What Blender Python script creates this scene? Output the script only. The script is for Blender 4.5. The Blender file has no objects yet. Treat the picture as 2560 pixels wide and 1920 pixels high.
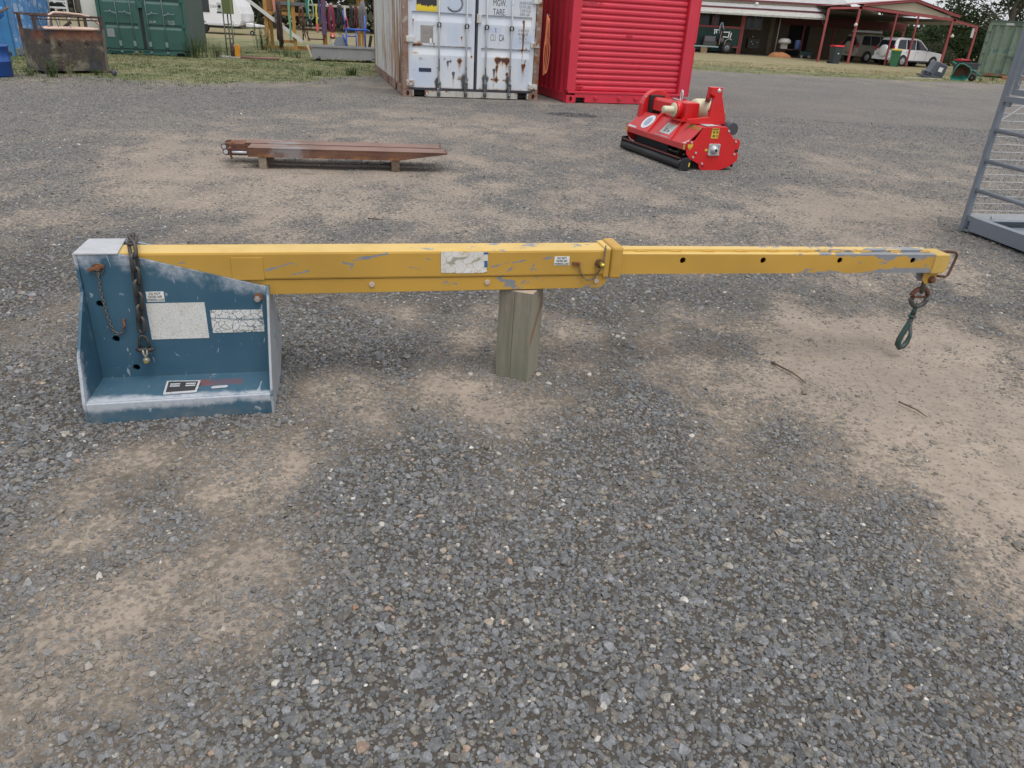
import bpy, bmesh, math, random
import numpy as np
from mathutils import Vector, Matrix, geometry
SC = bpy.context.scene
COL = SC.collection
rad = math.radians
random.seed(7); RNG = np.random.default_rng(11)

# ------------------------------------------------------------------ camera
CAM_H, PITCH, ROLL = 1.32, rad(26.2), rad(3.3)
def make_camera():
    cd = bpy.data.cameras.new('camera'); co = bpy.data.objects.new('camera', cd); COL.objects.link(co)
    f = Vector((0, math.cos(PITCH), -math.sin(PITCH))); r = Vector((1, 0, 0)); u = r.cross(f)
    R = r*math.cos(ROLL) + u*math.sin(ROLL); U = -r*math.sin(ROLL) + u*math.cos(ROLL)
    m = Matrix((R, U, -f)).transposed().to_4x4(); m.translation = (0, 0, CAM_H)
    co.matrix_world = m
    cd.sensor_width = 36; cd.lens = 36*1849/2560; cd.clip_start = .05; cd.clip_end = 2000
    SC.camera = co
make_camera()

# ------------------------------------------------------------------ daylight: bright overcast
SUN_EL, SUN_AZ = rad(68), rad(150)          # azimuth clockwise from +Y: high, behind the camera on its right
w = bpy.data.worlds.new('World'); SC.world = w; w.use_nodes = True
wn = w.node_tree; wn.nodes.clear()
sky = wn.nodes.new('ShaderNodeTexSky'); sky.sky_type = 'NISHITA'; sky.sun_disc = False
sky.sun_elevation = SUN_EL; sky.sun_rotation = SUN_AZ; sky.air_density = 1.0; sky.dust_density = 3.0; sky.ozone_density = 1.0
hs = wn.nodes.new('ShaderNodeHueSaturation'); hs.inputs['Saturation'].default_value = .3
bg = wn.nodes.new('ShaderNodeBackground'); bg.inputs['Strength'].default_value = .15
ow = wn.nodes.new('ShaderNodeOutputWorld')
mx = wn.nodes.new('ShaderNodeMix'); mx.data_type = 'RGBA'; mx.inputs[0].default_value = .62; mx.inputs[7].default_value = (5.25, 5.4, 5.65, 1)   # even cloud cover over the clear sky
wn.links.new(sky.outputs[0], hs.inputs['Color']); wn.links.new(hs.outputs[0], mx.inputs[6]); wn.links.new(mx.outputs[2], bg.inputs[0]); wn.links.new(bg.outputs[0], ow.inputs[0])
sd = bpy.data.lights.new('sun', 'SUN'); sd.energy = 1.35; sd.angle = rad(34); sd.color = (1, .965, .92)
so = bpy.data.objects.new('sun', sd); COL.objects.link(so)
dirv = Vector((math.sin(SUN_AZ)*math.cos(SUN_EL), math.cos(SUN_AZ)*math.cos(SUN_EL), math.sin(SUN_EL)))
so.rotation_euler = dirv.to_track_quat('Z', 'Y').to_euler(); so.location = (0, 0, 30)
vs = SC.view_settings; vs.view_transform = 'Standard'; vs.look = 'None'; vs.exposure = 0.3; vs.gamma = 1; vs.use_curve_mapping = False
SC.render.film_transparent = False
try: SC.cycles.max_bounces = 6; SC.cycles.transparent_max_bounces = 6
except Exception: pass

# ------------------------------------------------------------------ mesh helpers
class MB:
    """collects simple shapes into one mesh"""
    def __init__(s): s.v = []; s.f = []; s.sm = []
    def add(s, vs_, fs, smooth=False):
        o = len(s.v); s.v += [tuple(p) for p in vs_]; s.f += [tuple(i+o for i in f) for f in fs]; s.sm += [smooth]*len(fs); return s
    def box(s, x0, x1, y0, y1, z0, z1, M=None):
        p = [(x0,y0,z0),(x1,y0,z0),(x1,y1,z0),(x0,y1,z0),(x0,y0,z1),(x1,y0,z1),(x1,y1,z1),(x0,y1,z1)]
        if M is not None: p = [M @ Vector(q) for q in p]
        return s.add(p, [(0,3,2,1),(4,5,6,7),(0,1,5,4),(1,2,6,5),(2,3,7,6),(3,0,4,7)])
    def bar(s, a, b, wd, ht, up=(0,0,1)):
        """rectangular bar from a to b, width wd sideways, height ht along up"""
        a = Vector(a); b = Vector(b); d = (b-a); L = d.length; d.normalize(); up = Vector(up)
        if abs(d.dot(up)) > .99: up = Vector((0,1,0))
        sx = d.cross(up).normalized(); u = sx.cross(d).normalized()
        M = Matrix((d, sx, u)).transposed().to_4x4(); M.translation = a
        return s.box(0, L, -wd/2, wd/2, -ht/2, ht/2, M)
    def cyl(s, a, b, r, n=12, r2=None, cap=True, smooth=True):
        a = Vector(a); b = Vector(b); d = (b-a).normalized(); r2 = r if r2 is None else r2
        t = Vector((0,0,1)) if abs(d.z) < .9 else Vector((1,0,0)); x = d.cross(t).normalized(); y = d.cross(x)
        ring = [(x*math.cos(2*math.pi*i/n) + y*math.sin(2*math.pi*i/n)) for i in range(n)]
        vs_ = [a + q*r for q in ring] + [b + q*r2 for q in ring]
        s.add(vs_, [(i, (i+1) % n, n+(i+1) % n, n+i) for i in range(n)], smooth)
        if cap: s.add(vs_[:n], [tuple(range(n))[::-1]]); s.add(vs_[n:], [tuple(range(n))])
        return s
    def lathe(s, prof, o=(0,0,0), axis=(0,0,1), n=20, smooth=True):
        """prof = [(radius, distance along axis)]"""
        o = Vector(o); d = Vector(axis).normalized(); t = Vector((0,0,1)) if abs(d.z) < .9 else Vector((1,0,0)); x = d.cross(t).normalized(); y = d.cross(x)
        vs_ = [o + d*h + (x*math.cos(2*math.pi*i/n) + y*math.sin(2*math.pi*i/n))*r for r, h in prof for i in range(n)]
        fs = [(k*n+i, k*n+(i+1) % n, (k+1)*n+(i+1) % n, (k+1)*n+i) for k in range(len(prof)-1) for i in range(n)]
        return s.add(vs_, fs, smooth)
    def tube(s, path, r, n=8, closed=False, smooth=True):
        P = [Vector(p) for p in path]; m = len(P); vs_ = []; prev = None
        rr = r if isinstance(r, (list, tuple)) else [r]*m
        for i, p in enumerate(P):
            if closed: d = P[(i+1) % m] - P[i-1]
            else: d = P[min(i+1, m-1)] - P[max(i-1, 0)]
            d.normalize()
            if prev is None:
                t = Vector((0,0,1)) if abs(d.z) < .9 else Vector((1,0,0)); x = d.cross(t).normalized()
            else: x = (prev - d*prev.dot(d)).normalized()
            prev = x; y = d.cross(x)
            vs_ += [p + (x*math.cos(2*math.pi*k/n) + y*math.sin(2*math.pi*k/n))*rr[i] for k in range(n)]
        fs = []
        for i in range(m if closed else m-1):
            j = (i+1) % m; off = 0
            if closed and j == 0:   # match twist
                a0 = vs_[i*n]; off = min(range(n), key=lambda q: (vs_[q]-a0).length)
            fs += [(i*n+k, i*n+(k+1) % n, j*n+(k+1+off) % n, j*n+(k+off) % n) for k in range(n)]
        s.add(vs_, fs, smooth)
        if not closed: s.add(vs_[:n], [tuple(range(n))[::-1]]); s.add(vs_[-n:], [tuple(range(n))])
        return s
    def prism(s, poly, h0, h1, to):
        """poly 2D outline (counter-clockwise), to(u, v, h) -> 3D"""
        n = len(poly); vs_ = [to(u, v, h0) for u, v in poly] + [to(u, v, h1) for u, v in poly]
        return s.add(vs_, [tuple(range(n))[::-1], tuple(range(n, 2*n))] + [(i, (i+1) % n, n+(i+1) % n, n+i) for i in range(n)])
    def plate(s, outer, holes, h0, h1, to):
        """flat plate with real holes"""
        pts = [Vector(p) for p in outer]; loops = [list(range(len(outer)))]
        for h in holes: loops.append(list(range(len(pts), len(pts)+len(h)))); pts += [Vector(p) for p in h]
        es = [(l[i], l[(i+1) % len(l)]) for l in loops for i in range(len(l))]
        r = geometry.delaunay_2d_cdt(pts, es, [], 0, 1e-6)
        vo, fo = r[0], r[2]; fs = []
        def inside(p, l): 
            c = False
            for i in range(len(l)):
                a = pts[l[i]]; b = pts[l[i-1]]
                if (a.y > p.y) != (b.y > p.y) and p.x < (b.x-a.x)*(p.y-a.y)/(b.y-a.y)+a.x: c = not c
            return c
        for f in fo:
            c = sum((vo[i] for i in f), Vector((0,0)))/len(f)
            if inside(c, loops[0]) and not any(inside(c, l) for l in loops[1:]): fs.append(tuple(f))
        s.add([to(p.x, p.y, h0) for p in vo], [f[::-1] for f in fs]); s.add([to(p.x, p.y, h1) for p in vo], fs)
        for l in loops:
            n = len(l); q = [pts[i] for i in l]
            s.add([to(p.x, p.y, h0) for p in q]+[to(p.x, p.y, h1) for p in q], [(i, (i+1) % n, n+(i+1) % n, n+i) for i in range(n)])
        return s
    def xf(s, M):
        s.v = [tuple(M @ Vector(p)) for p in s.v]; return s
    def mesh(s, name, mat=None, fix=True):
        me = bpy.data.meshes.new(name); me.from_pydata(s.v, [], s.f); me.polygons.foreach_set('use_smooth', s.sm)
        if fix:
            bm = bmesh.new(); bm.from_mesh(me); bmesh.ops.remove_doubles(bm, verts=bm.verts, dist=1e-6)
            bmesh.ops.recalc_face_normals(bm, faces=bm.faces); bm.to_mesh(me); bm.free()
        me.update()
        if mat: me.materials.append(mat)
        return me
    def build(s, name, mat, parent=None, bevel=0, loc=None, fix=True, label=None):
        o = bpy.data.objects.new(name, s.mesh(name, mat, fix)); COL.objects.link(o)
        if parent is not None: o.parent = parent
        if loc: o.location = loc
        if bevel:
            b = o.modifiers.new('bevel', 'BEVEL'); b.width = bevel; b.segments = 2; b.limit_method = 'ANGLE'; b.angle_limit = rad(40)
        if label: o['label'] = label
        return o
def tag(o, label=None, cat=None, group=None, kind=None):
    if label: o['label'] = label
    if cat: o['category'] = cat
    if group: o['group'] = group
    if kind: o['kind'] = kind
    return o
def thing(name, loc, rz, label, cat, group=None):
    o = bpy.data.objects.new(name, None); COL.objects.link(o); o.location = loc; o.rotation_euler = (0, 0, rz); o.empty_display_size = .2
    return tag(o, label, cat, group)
def put(name, me, parent, loc=(0,0,0), rot=(0,0,0), scale=(1,1,1)):
    o = bpy.data.objects.new(name, me); COL.objects.link(o); o.parent = parent; o.location = loc; o.rotation_euler = rot; o.scale = scale; return o
def copy_tree(o, parent=None):
    c = o.copy(); COL.objects.link(c)
    if parent is not None: c.parent = parent
    for ch in list(o.children): copy_tree(ch, c)
    return c
def text(body, size, mat, parent, loc, rot, name='lettering', ax='LEFT', sx=1.0, ext=.0006):
    """flat printed lettering as real mesh"""
    cu = bpy.data.curves.new(name, 'FONT'); cu.body = body; cu.size = size; cu.align_x = ax; cu.extrude = ext; cu.resolution_u = 3
    tmp = bpy.data.objects.new(name, cu); me = bpy.data.meshes.new_from_object(tmp); bpy.data.objects.remove(tmp); bpy.data.curves.remove(cu)
    me.materials.clear(); me.materials.append(mat)
    o = bpy.data.objects.new(name, me); COL.objects.link(o); o.parent = parent; o.location = loc; o.rotation_euler = rot; o.scale = (sx, 1, 1); return o
FRONT = (rad(90), 0, 0)     # text standing in the xz plane, read from -y
XZ = lambda u, v, h: (u, h, v)
YZ = lambda u, v, h: (h, u, v)
XY = lambda u, v, h: (u, v, h)
circle = lambda cx, cy, r, n=14: [(cx+r*math.cos(2*math.pi*i/n), cy+r*math.sin(2*math.pi*i/n)) for i in range(n)]
def rot_rect(x0, x1, y0, y1): return [(x0,y0),(x1,y0),(x1,y1),(x0,y1)]

# ------------------------------------------------------------------ node helpers
class NT:
    def __init__(s, name):
        s.mat = bpy.data.materials.new(name); s.mat.use_nodes = True; s.t = s.mat.node_tree; s.t.nodes.clear()
        s.out = s.n('ShaderNodeOutputMaterial'); s.bsdf = s.n('ShaderNodeBsdfPrincipled'); s.l(s.bsdf.outputs[0], s.out.inputs[0])
        s._obj = None
    def n(s, typ): return s.t.nodes.new(typ)
    def l(s, a, b): s.t.links.new(a, b)
    def set(s, sock, v):
        if isinstance(v, (int, float)): sock.default_value = v if not hasattr(sock.default_value, '__len__') else (v,)*len(sock.default_value)
        elif isinstance(v, (tuple, list)): sock.default_value = (*v, 1) if len(v) == 3 and len(sock.default_value) == 4 else v
        else: s.l(v, sock)
    def obj(s):
        if s._obj is None: s._obj = s.n('ShaderNodeTexCoord').outputs['Object']
        return s._obj
    def pos(s): return s.n('ShaderNodeNewGeometry').outputs['Position']
    def sep(s, v):
        q = s.n('ShaderNodeSeparateXYZ'); s.l(v, q.inputs[0]); return q.outputs
    def mapv(s, v, scale=(1,1,1), loc=(0,0,0)):
        q = s.n('ShaderNodeMapping'); s.l(v, q.inputs[0]); q.inputs['Scale'].default_value = scale; q.inputs['Location'].default_value = loc; return q.outputs[0]
    def noise(s, scale, detail=4, rough=.6, v=None, dist=0):
        q = s.n('ShaderNodeTexNoise'); q.inputs['Scale'].default_value = scale; q.inputs['Detail'].default_value = detail; q.inputs['Roughness'].default_value = rough; q.inputs['Distortion'].default_value = dist
        s.l(v if v is not None else s.obj(), q.inputs['Vector']); return q.outputs['Fac']
    def vor(s, scale, v=None, feat='F1', out='Color', rnd=1):
        q = s.n('ShaderNodeTexVoronoi'); q.feature = feat; q.inputs['Scale'].default_value = scale; q.inputs['Randomness'].default_value = rnd
        s.l(v if v is not None else s.obj(), q.inputs['Vector']); return q.outputs[out]
    def m(s, op, a, b=0, c=None, clamp=False):
        q = s.n('ShaderNodeMath'); q.operation = op; q.use_clamp = clamp; s.set(q.inputs[0], a); s.set(q.inputs[1], b)
        if c is not None: s.set(q.inputs[2], c)
        return q.outputs[0]
    def step(s, x, lo, hi, a=0, b=1):
        q = s.n('ShaderNodeMapRange'); q.interpolation_type = 'SMOOTHSTEP'; s.set(q.inputs[0], x)
        for i, k in enumerate((lo, hi, a, b)): s.set(q.inputs[i+1], k)
        return q.outputs[0]
    def mix(s, f, a, b, mode='MIX'):
        q = s.n('ShaderNodeMix'); q.data_type = 'RGBA'; q.blend_type = mode; s.set(q.inputs[0], f); s.set(q.inputs[6], a); s.set(q.inputs[7], b); return q.outputs[2]
    def attr(s, name, out='Fac', typ='GEOMETRY'):
        q = s.n('ShaderNodeAttribute'); q.attribute_name = name; q.attribute_type = typ; return q.outputs[out]
    def bump(s, h, strength=.3, dist=.01):
        q = s.n('ShaderNodeBump'); q.inputs['Strength'].default_value = strength; q.inputs['Distance'].default_value = dist; s.l(h, q.inputs['Height']); s.l(q.outputs[0], s.bsdf.inputs['Normal'])
    def seg(s, X, Z, x1, z1, x2, z2):
        """distance in a plane to a line segment"""
        dx, dz = x2-x1, z2-z1; L2 = dx*dx+dz*dz+1e-9
        px = s.m('SUBTRACT', X, x1); pz = s.m('SUBTRACT', Z, z1)
        t = s.m('MULTIPLY_ADD', px, dx/L2, s.m('MULTIPLY', pz, dz/L2)); t = s.m('ADD', t, 0, clamp=True)
        ex = s.m('SUBTRACT', px, s.m('MULTIPLY', t, dx)); ez = s.m('SUBTRACT', pz, s.m('MULTIPLY', t, dz))
        return s.m('SQRT', s.m('ADD', s.m('MULTIPLY', ex, ex), s.m('MULTIPLY', ez, ez)))
    def minall(s, L):
        r = L[0]
        for q in L[1:]: r = s.m('MINIMUM', r, q)
        return r
    def done(s, col, rough=.6, metal=0.0, spec=None):
        s.set(s.bsdf.inputs['Base Color'], col); s.set(s.bsdf.inputs['Roughness'], rough); s.set(s.bsdf.inputs['Metallic'], metal)
        if spec is not None: s.bsdf.inputs['Specular IOR Level'].default_value = spec
        return s.mat
def sc3(c, k): return tuple(x*k for x in c)
_mc = {}
def paint(name, base, rough=.5, var=.12, chip=None, chip_at=.62, chip_scale=14, rust=None, rust_at=.62, rust_scale=3, streak=0, grime=0, metal=0.0, bump=.0, spec=None):
    """painted or bare surface: tone variation, chips, rust and runs"""
    if name in _mc: return _mc[name]
    t = NT(name); o = t.obj()
    n1 = t.noise(2.3, 5); n2 = t.noise(31, 3)
    f = t.m('ADD', t.m('MULTIPLY', n1, .7), t.m('MULTIPLY', n2, .3))
    col = t.mix(t.step(f, .3, .7), sc3(base, 1-var), sc3(base, 1+var*.8)); ro = t.m('ADD', rough-.08, t.m('MULTIPLY', n2, .16))
    if grime:
        g = t.step(t.noise(5, 6, .7), .45, .75, 0, grime); col = t.mix(g, col, (.09, .08, .07))
    if streak:
        s = t.step(t.noise(1, 4, .6, v=t.mapv(o, (9, 9, .7))), .52, .72, 0, streak); col = t.mix(s, col, (.16, .075, .035) if rust else (.1, .09, .08))
    if chip:
        c = t.step(t.noise(chip_scale, 6, .65), chip_at, chip_at+.03); col = t.mix(c, col, chip); ro = t.m('ADD', ro, t.m('MULTIPLY', c, .1))
    if rust:
        r = t.step(t.noise(rust_scale, 8, .7), rust_at, rust_at+.1); rc = t.mix(t.noise(40, 3), (.10, .035, .017), (.30, .12, .045)) if rust is True else rust
        col = t.mix(r, col, rc); ro = t.m('MAXIMUM', ro, t.m('MULTIPLY', r, .85))
    if bump: t.bump(t.noise(60, 4), bump, .004)
    _mc[name] = t.done(col, ro, metal, spec); return _mc[name]
def flat(name, c, rough=.6, metal=0.0): return paint(name, c, rough, .06, metal=metal)
def wood(name, a, b, scale=(3, 30, 30), rough=.8):
    if name in _mc: return _mc[name]
    t = NT(name); v = t.mapv(t.obj(), scale); n = t.noise(1.6, 5, .65, v=v, dist=.4); g = t.noise(9, 3, v=v)
    col = t.mix(t.step(n, .3, .7), a, b); col = t.mix(t.step(g, .6, .75, 0, .5), col, sc3(a, .5)); t.bump(g, .4, .004)
    _mc[name] = t.done(col, rough); return _mc[name]
def rusty(name, a=(.06, .026, .018), b=(.145, .062, .035), rough=.85, scale=6):
    if name in _mc: return _mc[name]
    t = NT(name); n = t.noise(scale, 8, .7); n2 = t.noise(45, 4)
    col = t.mix(t.step(t.m('ADD', t.m('MULTIPLY', n, .7), t.m('MULTIPLY', n2, .3)), .35, .65), a, b); t.bump(n2, .35, .003)
    _mc[name] = t.done(col, rough); return _mc[name]
# ------------------------------------------------------------------ ground: gravel yard with bare dirt, grass beyond
_lat = np.random.default_rng(5).random((64, 64))
def vnoise(x, y):
    xi = np.floor(x).astype(int); yi = np.floor(y).astype(int); fx = x-xi; fy = y-yi; fx = fx*fx*(3-2*fx); fy = fy*fy*(3-2*fy)
    g = lambda a, b: _lat[a % 64, b % 64]
    return (g(xi,yi)*(1-fx)+g(xi+1,yi)*fx)*(1-fy)+(g(xi,yi+1)*(1-fx)+g(xi+1,yi+1)*fx)*fy
def fbm(x, y, o=4, r=.55):
    s = 0; a = 1; n = 0
    for i in range(o): s = s+a*vnoise(x*2**i+i*17.3, y*2**i+i*9.1); n += a; a *= r
    return s/n
def sstep(x, a, b): t = np.clip((x-a)/(b-a), 0, 1); return t*t*(3-2*t)
# worn patches of bare dirt and heaps of loose stone: (x, y, radius across, radius along, strength)
DIRT = [(1.72,2.72,.59,.75,1.3),(1.63,3.49,.57,.62,.9),(1.71,2.21,.3,.46,1.2),(1.33,1.58,.17,.18,.9),(.75,2.9,.36,.37,.45),(.29,2.96,.33,.23,.4),(-.72,1.93,.2,.22,1),(-.69,1.53,.24,.18,.5),(-.85,1.27,.2,.16,.65),(-1.13,1.61,.13,.16,.5),(-.64,2.53,.24,.22,.55),(-.44,2.62,.29,.15,.5),(-1.82,5.76,.61,.97,1.1),(-3.34,7.61,.85,1.09,1),(-3.16,6.01,.54,.91,.9),(-.15,5.27,.6,.64,.9),(-1.57,6.86,1.12,.84,.7),(-1.49,10.83,1.86,1.21,.9),(-.03,6.58,.75,.98,.55),(-3.2,12.06,1.65,1.33,.6),(2.38,6.42,1.42,1.21,.8),(1.42,6.81,.9,.83,.6),(4.51,8.77,1.17,1.47,.6),(2.61,5.02,.63,.78,.8),(1.18,4.73,.42,.42,.5),(.02,3.63,.25,.32,.6),(-.67,3.4,.31,.23,.6),(-1.17,3.43,.19,.24,.5),(-2.17,15.8,1.4,1.36,.6),(.31,3.29,.32,.22,.5),(-2.16,3.26,.14,.24,.3),(2.44,3.5,.34,.43,.9),(.73,5.48,.51,.4,.5),(4.19,12,2.07,1.55,.35),(.03,2.55,.24,.22,.35),(-.36,2.12,.16,.13,.4),(-.14,2.37,.15,.13,.3),(1.11,2.1,.28,.23,.5)]
GREY = [(-1.63,2.34,.28,.64,1),(-2.44,3.57,.29,1.09,.8),(.25,1.32,.59,.4,1.2),(.9,1.86,.32,.29,.7),(-.21,1.17,.36,.22,1),(-.21,1.96,.26,.3,.3),(-.94,2.96,.21,.29,.6),(.69,4,.36,.31,.5),(-1.24,5.01,.33,.28,.6),(7.13,21.07,5.54,6.24,1),(4.6,15.71,2.89,3.95,1),(-4.41,11.97,2.61,1.55,.9),(-6.01,9.95,.93,2.58,.8),(.4,3.75,.27,.34,.5),(2.11,9.33,.86,1.11,.5),(1.32,2.89,.15,.23,.5),(1.08,2.42,.19,.17,.6)]
def dirt_at(x, y):
    d = .38+.85*(fbm(x*1.1+3, y*.9+8)-.5)+.9*(fbm(x*4+1, y*3+5)-.5)
    for (a, b, rx, ry, s) in DIRT: d = d+.37*s*np.exp(-(((x-a)/rx)**2+((y-b)/ry)**2)*.9)
    for (a, b, rx, ry, s) in GREY: d = d-.45*s*np.exp(-(((x-a)/rx)**2+((y-b)/ry)**2)*.9)
    return sstep(d, .02, 1.12)
def grass_at(x, y):
    b = np.interp(x, [-60,-8.85,-5.85,-4.4,-3.6,0,5.9,11.5,19.7,60], [9,13.3,13.6,15.6,17.6,24,29.4,29.8,32,34])
    e = (y-b)+2.4*(fbm(x*.7, y*.7)-.5)+1.2*(fbm(x*3, y*2)-.5)
    left = x < 0
    g = np.where(left, sstep(e, -1.6, 3.2), sstep(e, -.3, 1.2))
    return g
def axis(lo, hi, a, b, fine, grow=1.16):
    v = list(np.arange(a, b, fine)); s = fine; q = v[-1]
    while q < hi: s = min(s*grow, 12); q += s; v.append(q)
    s = fine; q = v[0]
    while q > lo: s = min(s*grow, 12); q -= s; v.insert(0, q)
    return np.array(v)
def hump(x, y):   # gentle unevenness
    return .012*(fbm(x*.5, y*.5)-.5)+.010*(fbm(x*3, y*3)-.5)
gx = axis(-260, 320, -3.6, 4.2, .045, 1.07); gy = axis(-30, 420, .7, 7.5, .045, 1.05)
GX, GY = np.meshgrid(gx, gy); GZ = hump(GX, GY)
nv = GX.size; nx = len(gx); ny = len(gy)
me = bpy.data.meshes.new('ground')
idx = np.arange(nv).reshape(ny, nx); quads = np.stack([idx[:-1,:-1], idx[:-1,1:], idx[1:,1:], idx[1:,:-1]], -1).reshape(-1, 4)
me.vertices.add(nv); me.vertices.foreach_set('co', np.stack([GX, GY, GZ], -1).ravel())
me.loops.add(quads.size); me.loops.foreach_set('vertex_index', quads.ravel())
me.polygons.add(len(quads)); me.polygons.foreach_set('loop_start', np.arange(len(quads))*4); me.polygons.foreach_set('use_smooth', np.ones(len(quads), bool))
for nm, arr in (('dirt', dirt_at(GX, GY)), ('grass', grass_at(GX, GY))):
    a = me.attributes.new(nm, 'FLOAT', 'POINT'); a.data.foreach_set('value', arr.ravel().astype(np.float32))
me.update(); me.validate()
t = NT('gravel_ground'); P = t.obj(); S = t.sep(P)
dn = t.attr('dirt'); gn = t.attr('grass')
nf = t.noise(7, 7, .7); nm_ = t.noise(38, 4, .7); nb = t.noise(.55, 5, .6)
stc = t.vor(75, out='Color'); st = t.sep(stc); std = t.vor(75, out='Distance')
# dirt
dcol = t.mix(t.step(nf, .3, .72), (.270, .224, .183), (.362, .304, .245)); dcol = t.mix(t.step(t.noise(.8, 4), .4, .7, 0, .55), dcol, (.215, .182, .158))
dcol = t.mix(t.step(nm_, .48, .72, 0, .7), dcol, (.135, .112, .09))
# fine stones in the surface
scol = t.mix(st['X'], (.095, .094, .092), (.245, .236, .222)); scol = t.mix(t.step(st['X'], .94, .96), scol, (.34, .29, .24)); scol = t.mix(t.step(st['Z'], .965, .985), scol, (.48, .46, .43))
scol = t.mix(t.step(std, .35, .75, 0, .75), scol, (.045, .042, .04))
cover = t.m('ADD', t.m('SUBTRACT', 1.0, dn), t.m('MULTIPLY', t.m('SUBTRACT', nm_, .5), .9)); cover = t.m('ADD', cover, t.m('MULTIPLY', t.m('SUBTRACT', nf, .5), .8))
st2 = t.sep(t.vor(75, v=t.mapv(P, loc=(0, 0, 0)), out='Color')); scol = t.mix(t.step(t.noise(.42, 5, .65), .35, .68, 0, .5), scol, (.215, .186, .16)); fk = t.sep(t.vor(24, out='Color')); fd = t.vor(24, out='Distance'); scol = t.mix(t.m('MULTIPLY', t.step(fk['X'], .93, .95, 0, .9), t.step(fd, .34, .22)), scol, (.42,.40,.37)); scol = t.mix(t.m('MULTIPLY', t.step(fk['Y'], .93, .95, 0, .8), t.step(fd, .38, .26)), scol, (.05,.05,.052))
near = t.m('MULTIPLY', t.m('MULTIPLY', t.step(S['Y'], 5.5, 3.2), t.step(S['Y'], -.1, .4)), t.step(t.m('SUBTRACT', t.m('ABSOLUTE', S['X']), t.m('MULTIPLY', S['Y'], .62)), 1.85, 1.45)); scol = t.mix(t.m('MULTIPLY', near, .85), scol, t.mix(t.step(cover, .45, .95), t.mix(nm_, (.13,.108,.085), (.20,.168,.135)), t.mix(nm_, (.034,.028,.022), (.085,.073,.060))))  # near camera: shade in the gaps between stones painted into the soil colour
mask = t.step(t.m('ADD', cover, t.m('MULTIPLY', t.m('SUBTRACT', st2['Y'], .5), t.m('MULTIPLY_ADD', near, -.6, .9))), .20, .62)
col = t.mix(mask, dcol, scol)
# grass base and dry lawn
gc = t.mix(t.step(t.noise(1.3, 6, .7), .35, .65), (.12, .135, .062), (.245, .23, .125)); gc = t.mix(t.step(t.noise(19, 4), .4, .7, 0, .6), gc, (.075, .095, .042))
far = t.step(t.m('ADD', S['Y'], t.m('MULTIPLY', nb, 9)), 36.5, 40); gc = t.mix(far, gc, t.mix(t.step(t.noise(.9, 6, .7), .35, .62), (.29, .225, .145), (.20, .19, .095)))
gmask = t.step(t.m('ADD', gn, t.m('MULTIPLY', t.m('SUBTRACT', t.noise(4, 6, .75), .5), 1.3)), .42, .6)
col = t.mix(gmask, col, gc)
# oil stain by the containers
sx = t.m('DIVIDE', t.m('SUBTRACT', S['X'], .72), .5); sy = t.m('DIVIDE', t.m('SUBTRACT', S['Y'], 12.55), .33)
sr = t.m('ADD', t.m('ADD', t.m('MULTIPLY', sx, sx), t.m('MULTIPLY', sy, sy)), t.m('MULTIPLY', t.m('SUBTRACT', nf, .5), 1.6)); col = t.mix(t.step(sr, .5, 1.0, .82, 0), col, (.03, .029, .03))
t.bump(t.m('ADD', t.m('MULTIPLY', t.m('SUBTRACT', 1, std), mask), t.m('MULTIPLY', nm_, .6)), .55, .008)
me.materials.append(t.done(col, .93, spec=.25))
ground = bpy.data.objects.new('ground', me); COL.objects.link(ground); tag(ground, kind='structure')

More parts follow.
